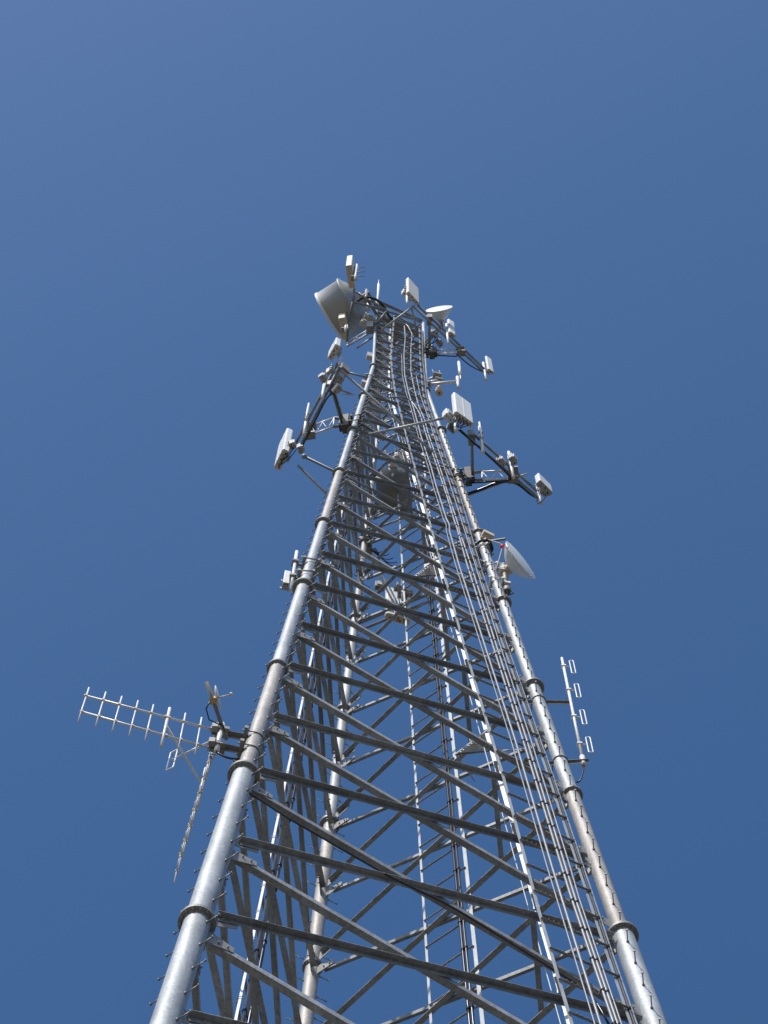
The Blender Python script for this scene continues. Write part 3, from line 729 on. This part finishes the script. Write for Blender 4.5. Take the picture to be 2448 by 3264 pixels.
for i, lab in enumerate(('grey radio in front of the rear white panel, upper left of its pole', 'grey radio in front of the rear white panel, lowest on its pole', 'pale radio right of the rear pole behind the lattice', 'dark radio left of the rear white panel')):
    radio(lab, q[i], .2, .28, .2, .45, GR, G_DARK if i == 3 else GREYP)
q = PT['l_box']
radio('pale tilted box beside the top of the left front leg', q[0], .6, .42, .3, .5, GR, CREAM); radio('round cornered cream unit below the tilted box at the tower top', q[1], .4, .3, .25, .4, GR, CREAM)
radio('dark unit clamped on the left front leg near its top', q[2], .4, .34, .3, .5, GR, G_DARK)
tag_ = 'junction boxes on the left front leg'
for key, lab in (('jb1', 'upper small grey junction box on the left front leg'), ('jb2', 'lower small grey junction box on the left front leg')):
    c = V(PT[key]); th = thing('junction_box', lab, 'box', c, tag_)
    MB().box(c, (.11, .03, 0), (-.02, .08, 0), (0, 0, .30 if key == 'jb1' else .16)).build('housing', GREYP, th)
    MB().box(c+V((.01, -.0, -.31 if key == 'jb1' else -.17)), (.10, .03, 0), (-.02, .07, 0), (0, 0, .008)).build('end_plate', TAN, th)
    lp = ZL(0, c.z); MB().bar(c, lp, (0, 0, 1), .05, .012).build('bracket', G_DARK, th)
    o_ = c+V((0, 0, .3)); MB().path([o_, o_+V((.05, 0, .15)), o_+V((.15, .03, .2)), (lp.x-.05, lp.y, lp.z+.5)], .012, 6).build('lead', BLACK, th)
# jumper cables of the sector frames
GJ = 'jumper cables between panels and radios'
def jumpers(spec, target, n, lab, sag=.35):
    P0, e1, e2, h = spec; P0 = V(P0); e1 = V((*e1, 0)); e2 = V((*e2, 0))
    for i in range(n):
        a = P0+e1*(.2+.6*i/max(1, n-1))+e2*.6+V((0, 0, -.1)); b = V(target)+V((rng.uniform(-.15, .15), rng.uniform(-.1, .1), rng.uniform(-.25, .1)))
        jumper(lab, a, b, sag*rng.uniform(.7, 1.3), GJ)
jumpers(PT['m3_pa'], PT['m3_rad'][4], 6, 'black jumper cables drooping under the large panel of the left frame')
jumpers(PT['m4_pa'], PT['m4_rad'][3], 6, 'black jumper cables drooping under the double width panel', .25)
jumpers(PT['m5_pa'], PT['m5_rad'][1], 3, 'jumper cables at the rear panel behind the lattice', .2)
jumpers(PT['m4_pb'], PT['m4_pole3'][1], 2, 'jumper cables under the short tilted panel of the right frame', .2)
for k in range(3):
    a = V(PT['m3_rad'][1])+V((.05*k, 0, -.2)); jumper('curled pale jumper cables below the looped radio of the left frame', a, a+V((.16+.05*k, .1, -.15)), -.18, GJ, .012, GREYP, (.25, .1, 0))
cable('coaxial_cable', 'thick black cable bundle along the upper pipe of the right sector frame', PT['m4_cab'], .05, BLACK, [], None, n=10)
a, b = V(PT['m4_lo'][0]), V(PT['m4_lo'][1])
cable('coaxial_cable', 'black cable strapped under the lower pipe of the right sector frame', [a+V((0, 0, -.09)), a.lerp(b, .3)+V((0, 0, -.08)), a.lerp(b, .6)+V((-.05, 0, -.12)), V(PT['m4_st'][3])+V((0, 0, -.1)), V(PT['m4_st'][2])+V((.3, 0, -.3))], .026, BLACK)
a, b = V(PT['m3_lo'][0]), V(PT['m3_lo'][1])
cable('coaxial_cable', 'black cable strapped under the lower pipe of the left sector frame', [b+V((.05, 0, -.08)), a.lerp(b, .7)+V((.06, 0, -.07)), a.lerp(b, .4)+V((.06, 0, -.07)), V(PT['m3_in'][0])+V((.05, 0, -.45)), V(PT['m3_in'][0]).lerp(V(PT['m3_in'][1]), .5)+V((.05, 0, -.38)), V(PT['m3_in'][1])+V((0, 0, -.5)), V(PT['m3_st'][2])+V((.05, .1, -.9))], .022, BLACK)
a, b = V(PT['t_lo'][0]), V(PT['t_lo'][1])
cable('coaxial_cable', 'thin black cable drooping from the outer end of the uppermost right frame', [b+V((-.1, -.05, -.1)), b.lerp(a, .15)+V((-.10, .05, -.5)), b.lerp(a, .35)+V((-.12, .1, -.35)), V(PT['t_st'][3])+V((-.1, .1, -.15)), V(PT['t_st'][2])+V((.3, 0, -.1)), V(PT['t_st'][2])+V((.05, -.1, -.4))], .022, BLACK)
cable('coaxial_cable', 'thick black cable arching over between upper left antennas and tower top', PT['l_cab'], .045, BLACK, [], None, n=10)
for key, pk, lab in (('m3_ar', None, 'thin grey side arm with a dark end clamped to the left front leg'),):
    p, q = PT[key]; th = thing('outrigger_mount', lab, 'antenna mount', q)
    MB().tube(p, q, .035, n=10).build('pipe', G_DULL, th, q); mb = MB(); clampset(mb, q, V(p)-V(q), rad(15)); mb.build('clamp', G_DARK, th, q)
    MB().box(V(p)+V((-.05, 0, .1)), (.12, .1, 0), (-.1, .12, 0), (0, 0, .35)).build('end_box', G_DARK, th, p)
# thin white whips on the frames
for key, lab in (('m3_pole1', 'thin white whip antenna standing on the left sector frame'), ('m4_pole1', 'thin white topped whip antenna on the right sector frame')):
    a, b = map(V, PT[key]); th = thing('whip_antenna', lab, 'antenna', b, 'white whip antennas')
    d = V((0, -.075, 0)); MB().tube(b.lerp(a, .45)+d, a+d*1+V((0, 0, .25)), .034, .028, n=12).build('radome', WHITE, th, b)
    for f in (.5, .7): c = b.lerp(a, f); MB().box(c+d*.5, (.055, 0, 0), (0, .06, 0), (0, 0, .02)).build('clamp', G_DARK, th, c)

# ------------------------------------------------------------------ lower left: twin yagis
ym = thing('standoff_mount', 'dark galvanized twin arm bracket holding both yagis off the left front leg', 'antenna mount', PT['yagi_arm_lo'][0])
for key in ('yagi_arm_hi', 'yagi_arm_lo'):
    a, b = map(V, PT[key]); d = nrm(b-a); r_ = rad((a.z-Z0)/H)
    MB().angle(a+d*r_*.9, b+d*.12, (0, 0, -1), V((0, 0, 1)).cross(d), .09, .09, .009).build('arm', G_DARK, ym, a)
    mb = MB(); s = V((-d.y, d.x, 0)); ubolt(mb, a, (0, 0, 1), d, r_, .013)
    mb.box(a+d*(r_+.035), s*(r_+.08), d*.03, (0, 0, .05)); mb.build('u_bolt', G_DARK, ym, a)
a, b = map(V, PT['yagi_mast']); MB().tube(b, a, .045, n=14).build('mast', ALU, ym, b)
for z in (37.85, 38.55):
    mb = MB(); c = V((a.x, a.y, z)); mb.box(c+V((.02, .02, 0)), (.10, .02, 0), (-.02, .09, 0), (0, 0, .05)); mb.box(c+V((-.09, -.06, 0)), (.05, 0, 0), (0, .05, 0), (0, 0, .09)); ubolt(mb, c, (0, 0, 1), (-1, 0, 0), .045, .008); mb.build('clamp', G_DARK, ym, c)
def yagi(label, up, lo, fr_, group):
    up, lo = [V(p) for p in up], [V(p) for p in lo]
    th = thing('yagi_antenna', label, 'antenna', lo[1], group)
    for a, b in (up, lo): MB().tube(a, b, .020, n=10).build('boom', ALU, th, b)
    for i, f in enumerate(fr_):
        p, q = up[0].lerp(up[1], f), lo[0].lerp(lo[1], f); drv = (i == 5)
        dn, un = (.46, .40) if not drv else (.52, .44)
        mb = MB(); mb.tube(V((q.x, q.y, q.z-dn)), V((p.x, p.y, p.z+un)), .026 if drv else .0135, n=8)
        el = mb.build('element', ALU, th, q)
        d = nrm(up[1]-up[0]); s = V((0, 0, 1)).cross(d)
        for c in (p, q): MB().box(c, d*(.05 if drv else .020), s*.027, (0, 0, .024)).build('clamp', TAN, el, c)
    mb = MB(); d = nrm(up[1]-up[0]); s = V((0, 0, 1)).cross(d)
    for a, b in (up, lo):
        mb.box(b+d*.10+s*.03, d*.14, s*.006, (0, 0, .045)); mb.box(b+d*.10-s*.03, d*.14, s*.006, (0, 0, .045))
        for j in range(3): mb.tube(b+d*(.03+.07*j)-s*.06, b+d*(.03+.07*j)+s*.06, .009, n=6)
    mb.build('end_bracket', G_BRT, th, lo[1])
    return th
yf = [(153-140)/850, (265-140)/850, (372-140)/850, (480-140)/850, (583-140)/850, (690-140)/850, (797-140)/850, (905-140)/850]
yagi('twin boom yagi pointing out to the left, fully side on', PT['yagi1_up'], PT['yagi1_lo'], yf, 'twin boom yagi antennas')
yagi('twin boom yagi pointing away, seen nearly end on below the bracket', PT['yagi2_up'], PT['yagi2_lo'], [.005+.97*f/.9 for f in (0, .115, .24, .36, .49, .62, .74, .87)], 'twin boom yagi antennas')
o = MB().tube(*PT['yagi_strut'], .022, n=10).build('brace_tube', ALU); tag(o, 'slanting pale tube bracing the two yagis together', 'brace')
def folded(mb, c, h, w, wd, r=.010):
    """folded dipole loop of height h, width w along wd, centred at c"""
    c = V(c); wd = nrm(V(wd)); z = V((0, 0, 1)); pts = []
    for sx, sz, a0 in ((1, 1, 0), (-1, 1, 90), (-1, -1, 180), (1, -1, 270)):
        for i in range(4):
            a = math.radians(a0+30*i); pts.append(c+wd*(sx*(w/2-.03)+.03*math.cos(a))+z*(sz*(h/2-.03)+.03*math.sin(a)))
    pts.append(pts[0]); mb.path(pts, r, 6, cap=False); return mb
fd = thing('dipole_antenna', 'single folded loop dipole on a thin boom under the left yagi', 'antenna', PT['fd_boom'][1], 'folded dipole antennas')
a, b = map(V, PT['fd_boom']); MB().tube(a, b, .018, n=8).build('boom', ALU, fd, b)
folded(MB(), a, .80, .13, b-a, .014).build('dipole', ALU, fd, a)
gp = thing('dish_antenna', 'small pale disc antenna on a dark outrigger above the left yagi', 'dish', PT['gd_pole'][1])
a, b = map(V, PT['gd_pole']); MB().tube(a, b, .034, n=12).build('pole', G_DARK, gp, b)
c = V(PT['gd_dish']); MB().lathe(c, (1, -.25, .1), [(.0, -.03), (.12, -.028), (.20, 0), (.205, .012), (.12, .006), (0, .0)], 28).build('reflector', CREAM, gp, c)
MB().tube(c, c+V((.20, -.05, .02)), .012, n=8).lathe(c+V((.20, -.05, .02)), (1, -.25, .1), [(0, 0), (.035, .0), (.03, .04), (0, .045)], 14).build('feed', CREAM, gp, c)
d = a.lerp(b, .32); MB().tube(d, c, .025, n=8).box(d, (.05, 0, 0), (0, .06, 0), (0, 0, .05)).build('bracket', BRASS, gp, d)
MB().path([d+V((-.04, 0, -.03)), d+V((-.10, .10, -.12)), d+V((-.05, .28, -.15)), a.lerp(b, .75)+V((.03, 0, -.04)), b], .012, 6).build('lead', BLACK, gp, b)
jumper('black feed line dropping from the yagi bracket to the left front leg', PT['yagi_mast'][1], V(PT['yagi_arm_lo'][0])+V((-.1, -.05, -.35)), .12, GJ, .02)

# ------------------------------------------------------------------ right: four loop dipole array
da = thing('dipole_antenna', 'tall white mast with four folded loop dipoles on the right', 'antenna', PT['da_arm_lo'][0], 'folded dipole antennas')
a, b = map(V, PT['da_mast']); MB().tube(b, a, .034, .028, n=14).build('mast', WHITE, da, b)
MB().tube(b-V((0, 0, .12)), b+V((0, 0, .35)), .052, n=14).build('base_sleeve', ALU, da, b)
for c in PT['da_dip']:
    c = V(c); m0 = V((a.x, a.y, c.z)); d = V((1, .0, 0)); w_ = c.x-a.x
    mb = MB(); mb.tube(m0, m0+d*.15, .016, n=8).box(m0, (.05, 0, 0), (0, .05, 0), (0, 0, .03)); el = mb.build('dipole', ALU, da, m0)
    folded(MB(), m0+d*.19, .84, .085, d, .015).build('loop', ALU, el, m0)
for key in ('da_arm_hi', 'da_arm_lo'):
    p, q = map(V, PT[key]); d = nrm(q-p); r_ = rad((p.z-Z0)/H)
    MB().angle(p-d*(r_+.12), q, (0, 0, -1), (0, -1, 0), .075, .06, .008).build('arm', G_DARK, da, p)
    mb = MB(); ubolt(mb, p+V((0, 0, .03)), (0, 0, 1), (0, 1, 0), r_, .014); mb.build('u_bolt', G_DARK, da, p)
p = V(PT['da_arm_lo'][1]); jumper('short black feed line at the foot of the four loop dipole mast', V((a.x, a.y, b.z-.1)), V(PT['da_arm_lo'][0])+V((.25, .1, -.7)), .25, GJ, .016)

# ------------------------------------------------------------------ dishes
def dish(label, c, ax, R, depth, m=CREAM, face=GREYP, group='dish antennas', shroud=0, bolts=0, back=None):
    c, ax = V(c), nrm(V(ax)); th = thing('dish_antenna', label, 'dish', c, group)
    prof = [(R*f, -depth*(1-f*f)) for f in (0.18, .35, .5, .65, .8, .9, 1)]
    if shroud: prof = [(R*.25, -depth), (R*.55, -depth*.86), (R*.80, -depth*.55), (R*1.0, -.08), (R*1.05, -.08), (R*1.05, -.02), (R, -.02), (R, shroud)]
    else: prof += [(R*1.03, .0), (R*1.03, .035), (R, .035)]
    MB().lathe(c, ax, prof, 48).build('reflector', m, th, c)
    fz = shroud if shroud else .035
    MB().lathe(c, ax, [(R*1.0, fz), (R*.8, fz+.02), (R*.4, fz+.035), (0, fz+.04)], 48).build('radome', face, th, c)
    if shroud: MB().ring(c+ax*shroud, ax, R*.99, R*1.03, .09, 48).build('rim', WHITE if m is G_DRUM else m, th, c)
    if bolts:
        u, w = basis(ax); mb = MB()
        for i in range(bolts):
            a = 2*math.pi*i/bolts; p = c+ax*.02+(u*math.cos(a)+w*math.sin(a))*R*1.035; mb.tube(p-ax*.02, p+ax*.025, .009, n=6)
        mb.build('rim_clip', ALU, th, c)
    h0 = c-ax*depth; MB().lathe(h0+ax*.04, -ax, [(.0, 0), (R*.24, 0), (R*.24, .10), (R*.12, .12), (R*.12, .26), (0, .26)], 24).build('hub', TAN, th, c)
    return th
a, b = map(V, PT['dish_rim']); c = (a+b)/2; ax = nrm(V((0, 0, 1)).cross(b-a)); ax = ax if ax.x > 0 else -ax
R_ = (b-a).length/2
dd = dish('cream round dish facing right, fixed low on the right front leg', c, ax, R_, R_*.60, bolts=14, m=WHITE, face=WHITE)
lp = V(PT['dish_leg'][0]); lo_ = V(PT['dish_leg'][1]); rl = rad(8.6); hub = c-ax*(R_*.60+.12); dl = nrm(V((hub.x-lp.x, hub.y-lp.y, 0)))
mb = MB(); pm = V((hub.x, hub.y, 0))-dl*.02
mp0, mp1 = V((pm.x, pm.y, lp.z+.55)), V((pm.x, pm.y, lo_.z-.05)); mb.tube(mp1, mp0, .057, n=14)
mb.build('mount_pipe', G_DARK, dd, mp1)
for zz in (lp.z+.1, lo_.z+.15):
    q = ZL(1, zz); mb = MB(); clampset(mb, q, dl, rl); mb.bar(q+dl*rl, V((pm.x, pm.y, zz)), (0, 0, 1), .09, .07, 0, -.045, -.035)
    mb.box(V((pm.x, pm.y, zz)), dl*.09, V((-dl.y, dl.x, 0))*.10, (0, 0, .06)); mb.build('clamp', ALU, dd, q)
f = V(PT['dish_feed']); MB().lathe(V((pm.x, pm.y, lo_.z-.1)), (0, 0, -1), [(0, 0), (.09, 0), (.10, .05), (.085, .12), (.085, .28), (.075, .28), (.07, .22), (0, .22)], 20).build('waveguide_flange', G_DARK, dd, f)
MB().box(hub+V((-.02, 0, .05)), dl*.12, V((-dl.y, dl.x, 0))*.11, (0, 0, .16)).build('outdoor_unit', CREAM, dd, hub)
for key, nm_ in (('dish_strut', 0), ('dish_strut2', 1)):
    p, q = map(V, PT[key]); MB().tube(p, q, .016, n=8).build('side_strut', G_DARK, dd, p)
p = V(PT['dish_strut2'][0]); MB().lathe(p-ax*.06, ax, [(0, -.04), (.035, -.04), (.058, -.01), (.04, .05), (0, .07)], 7).build('red_tape', RED, dd, p)
pts = []
for i in range(15):
    an = math.radians(-100+250*i/14); pts.append(V((pm.x, pm.y, lo_.z-.35))+V((-.02+.16*math.cos(an), .02, .20*math.sin(an))))
MB().path(pts, .016, 8).build('cable_loop', BLACK, dd, pts[0])
bb = thing('side_bracket', 'dark bracket with pale box and coiled cable above the right dish', 'bracket', PT['b_box'])
q = V(PT['b_box']); MB().box(q, (.13, .06, 0), (-.05, .10, 0), (0, 0, .10)).build('housing', TAN, bb, q)
q2 = V(PT['b_coil']); mb = MB(); L_ = (q2.z-Z0)/H; q3 = ZL(1, q2.z); clampset(mb, q3, (1, -.6), rad(L_)); mb.build('clamp', G_DARK, bb, q3)
mb = MB(); clampset(mb, q3+V((0, 0, -.35)), (1, -.4), rad(L_)); mb.build('clamp', G_DARK, bb, q3)
MB().ring(q3+V((0, 0, -.12)), (.1, .2, 1), rad(L_)+.07, rad(L_)+.11, .07, 20).ring(q3+V((.03, 0, -.05)), (.25, .1, 1), rad(L_)+.09, rad(L_)+.12, .04, 20).build('coiled_cable', BLACK, bb, q3)
MB().bar(q3+V((-.7, .1, .25)), q3+V((.55, -.2, .02)), (0, 0, 1), .05, .05).build('arm', G_DARK, bb, q3)
# top right dish
a, b = map(V, PT['td_rim']); c = (a+b)/2; ax = nrm(V((0, 0, 1)).cross(b-a)); ax = ax if ax.y < 0 else -ax
td = dish('white deep bowled dish at the tower top above the uppermost right frame', c, ax, (b-a).length/2, .40, WHITE, WHITE)
h0 = c-ax*.52; q = ZL(1, c.z)
mb = MB(); mb.tube((h0.x, h0.y, c.z-.6), (h0.x, h0.y, c.z+.35), .05, n=12).bar(V((h0.x, h0.y, c.z-.4)), V((q.x, q.y, c.z-.4)), (0, 0, 1), .06, .06).bar(V((h0.x, h0.y, c.z+.15)), V((q.x, q.y, c.z+.15)), (0, 0, 1), .06, .06)
mb.build('mount_pipe', G_DARK, td, h0)
# top left big shrouded dish
a, b = map(V, PT['ld_rim']); a2, b2 = map(V, PT['ld_back']); cf, cbk = (a+b)/2, (a2+b2)/2; R_ = (b-a).length/2
ax = nrm(V((0, 0, 1)).cross(b-a)); ax = ax if ax.x < 0 else -ax; ln_ = (cf-cbk).dot(ax)
bd = dish('huge drum shaped dish in a pale shroud, upper left at the tower top', cbk, ax, R_, .42, G_DRUM, CREAM, shroud=max(.6, ln_))
q = ZL(0, cbk.z); h0 = cbk-ax*.62
MB().tube((h0.x, h0.y, cbk.z-1.3), (h0.x, h0.y, cbk.z+1.2), .06, n=12).bar(V((h0.x, h0.y, cbk.z-.9)), V((q.x, q.y, cbk.z-.9)), (0, 0, 1), .12, .10).bar(V((h0.x, h0.y, cbk.z+.6)), V((q.x, q.y, cbk.z+.6)), (0, 0, 1), .12, .10).build('mount_pipe', G_DARK, bd, h0)
# big dish behind the rear leg, seen through the lattice
w0, w1 = map(V, PT['cd_w']); e0, e1 = map(V, PT['cd_end']); R_ = (w1-w0).length/2
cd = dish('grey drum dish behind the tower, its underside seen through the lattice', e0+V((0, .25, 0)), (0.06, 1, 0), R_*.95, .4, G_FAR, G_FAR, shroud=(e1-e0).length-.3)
q = ZL(2, e0.z); MB().bar(e0+V((0, 0, -.2)), V((q.x, q.y, e0.z-.2)), (0, 0, 1), .1, .1).tube(e0+V((0, 0, -.8)), e0+V((0, 0, .8)), .055, n=12).build('mount_pipe', G_DARK, cd, e0)

# ------------------------------------------------------------------ small items on the legs
pl_ = thing('side_mount', 'short white pole on two brackets beside the left front leg', 'antenna mount', PT['m2_arm'][2])
a, b = map(V, PT['m2_pole']); MB().tube(b, a, .036, n=12).build('pole', WHITE, pl_, b)
for i in (0, 2):
    p, q = V(PT['m2_arm'][i]), V(PT['m2_arm'][i+1]); q = V((a.x, a.y, p.z)); d = nrm(q-p)
    mb = MB(); mb.bar(p, q, (0, 0, 1), .06, .05); clampset(mb, p, d, rad(6.4)); mb.box(q, d*.07, V((-d.y, d.x, 0))*.08, (0, 0, .05)); mb.build('bracket', G_DARK, pl_, p)
om = thing('outrigger_mount', 'shiny horizontal arm near the tower top carrying a short pole', 'antenna mount', PT['om_arm'][0])
p, q = map(V, PT['om_arm']); MB().tube(p, q, .055, n=12).build('arm', ALU, om, p)
mb = MB(); clampset(mb, p, q-p, rad(16)); mb.build('clamp', G_DARK, om, p)
a, b = map(V, PT['om_pole']); MB().tube(V((q.x, q.y, b.z)), V((q.x, q.y, a.z)), .055, n=12).build('pole', ALU, om, q)
wa, wb = map(V, PT['om_whip']); wh = thing('whip_antenna', 'short white whip antenna at the end of the shiny arm near the top', 'antenna', q, 'white whip antennas')
MB().tube((q.x+.10, q.y-.05, q.z+.1), (q.x+.10, q.y-.05, q.z+.75), .022, n=8).build('stub', ALU, wh, q); MB().tube((q.x+.10, q.y-.05, q.z+.75), (q.x+.10, q.y-.05, q.z+.75+(wa.z-wb.z)), .062, .05, n=12).build('radome', WHITE, wh, q)
p, q, r_ = map(V, PT['om_cam'])
cm = thing('floodlight', 'dark twin bracket unit with two prongs behind the short pole arm', 'fixture', q)
MB().tube(p, q, .03, n=8).tube(p+V((0, 0, -.5)), q+V((0, 0, -.6)), .03, n=8).build('arm', ALU, cm, p)
MB().box(q, (.13, .03, 0), (-.03, .11, 0), (0, 0, .09)).build('housing', G_DARK, cm, q)
MB().box(q+V((.04, .06, -.45)), (.12, .03, 0), (-.03, .10, 0), (0, 0, .08)).build('housing', G_DARK, cm, q)
MB().tube(q+V((-.11, -.06, .08)), q+V((-.15, -.09, .62)), .016, n=6).tube(q+V((.11, -.03, .08)), q+V((.09, -.06, .62)), .016, n=6).build('prong', G_DARK, cm, q)
rr_ = V(r_); dm = thing('dome_camera', 'tan round bottomed cylinder hanging below the shiny arm', 'fixture', rr_)
MB().lathe(rr_, (0, 0, -1), [(0, -.55), (.12, -.55), (.13, -.5), (.13, -.02), (.115, .0), (.05, .012), (0, .012)], 24).build('housing', TAN, dm, rr_)
MB().tube(rr_+V((0, 0, .5)), rr_+V((0, 0, 1.1)), .04, n=8).build('hanger', ALU, dm, rr_); MB().tube(rr_+V((0, 0, -.01)), rr_+V((0, 0, -.02)), .03, n=10).build('lens', BLACK, dm, rr_)
a, b = map(V, PT['rod']); ro = thing('lightning_rod', 'slender white spike rising above the tower top', 'rod', b)
MB().tube(b, b.lerp(a, .78), .05, n=10).build('pole', WHITE, ro, b); MB().tube(b.lerp(a, .78), a, .03, .004, n=8).build('tip', ALU, ro, b)
b_ = ZL(0, 91.0); MB().bar(b+V((0, 0, .3)), V((b_.x, b_.y, b.z+.3)), (0, 0, 1), .06, .04).build('bracket', G_DARK, ro, b)
a, b = map(V, PT['stub']); st_ = tag(MB().tube(b-V((0, 0, 1.0)), a, .085, n=14).build('capped_pole', WHITE), 'stubby white capped pole at the top of the left front leg', 'pole')
# upper left frame: pipes and truss
lf = thing('sector_frame', 'uppermost left frame of thin pipes in front of the huge drum dish', 'antenna mount', PT['l_arm'][0], 'sector mounting frames')
q = [V(p) for p in PT['l_arm']]
MB().tube(q[1], q[2], .05, n=10).tube(q[1], q[3], .05, n=10).tube(q[3], q[4], .045, n=10).build('face_pipe', G_DULL, lf, q[1])
MB().tube(q[1], q[5], .045, n=10).tube(q[5], q[0], .045, n=10).build('inner_arm', G_DULL, lf, q[1])
lt = PT['l_truss']; truss(MB(), lt[0], lt[1], lt[2], lt[3], .035, 6).build('standoff_truss', G_BRT, lf, lt[0])
for key in ('l_tie', 'l_tie2'): MB().tube(*PT[key], .035, n=10).build('tie_back', G_DULL, lf, PT[key][0])
for key in ('l_pole1', 'l_pole2'): MB().tube(PT[key][1], PT[key][0], .05, n=10).build('mount_pipe', ALU, lf, PT[key][1])
mb = MB(); clampset(mb, lt[0], V(lt[1])-V(lt[0]), .055); clampset(mb, lt[2], V(lt[1])-V(lt[0]), .055); mb.box((V(lt[0])+V(lt[2]))/2+V((-.2, 0, 0)), (.12, 0, 0), (0, .14, 0), (0, 0, .5)); mb.build('leg_bracket', G_DULL, lf, lt[0])
for key in ('l_pole1', 'l_pole2'):
    a, b = map(V, PT[key])
    for f in (.2, .5, .8):
        m_ = MB(); c = b.lerp(a, f); m_.tube(c+V((-.05, 0, 0)), c+V((.32, -.02, 0)), .014, n=6); m_.box(c+V((-.05, .06, 0)), (.10, 0, 0), (0, .09, 0), (0, 0, .06)); m_.build('clamp', G_DARK, lf, c)

# loose cables where the runs leave the ladders
def at_front(z, off=.24):
    return lerp_path([tuple(p) for p in r2], z)+V(n0)*off
for i, (za, sx) in enumerate(((65.0, .35), (65.6, .45), (66.4, .28))):
    a = at_front(za); b = V(PT['m4_st'][2])+V((.28+.06*i, -.05, -.35+.1*i))
    jumper('thin black cables looping from the front ladder to the right sector frame', a, b, .35+.1*i, GJ, .016, BLACK, (0, -.1, 0))
for i in range(5):
    a = V(PT['m5_st'][2])+V((.10+.05*i, .15, -.2)); b = V(PT['m5_st'][0])+V((.55+.12*i, .5+.1*i, -.05*i))
    jumper('black cables bunched beside the rear leg under the rear frame', a, b, .35+.08*i, GJ, .016)
q = ZL(1, 88.2)
for i, (dx, dy, dz, w_) in enumerate(((.35, -.25, 0, .22), (.55, -.1, -.9, .20), (.22, .2, -.5, .18))):
    radio(('grey unit on the right front leg just under the white bowl dish', 'lower grey unit hung beside the right front leg top', 'small unit behind the right front leg top')[i], q+V((dx, dy, dz)), .5+.4*i, w_*1.3, w_, .5, GR, G_DARK if i != 1 else GREYP)
for i in range(3):
    jumper('black cables looping round the top of the right front leg', q+V((.3, -.2, -.4+.1*i)), q+V((.05, -.1, -2.2+.3*i)), .1, GJ, .016, BLACK, (.18+.1*i, -.12, 0))
q = ZL(0, 88.)
for i in range(3):
    jumper('black cables looping between the cream boxes and the left front leg top', V(PT['l_box'][i])+V((.1, 0, -.2)), q+V((.03, -.08, -1.5+.5*i)), .25, GJ, .016, BLACK, (-.1, -.1, 0))
# clips on the black cable along the front diagonal
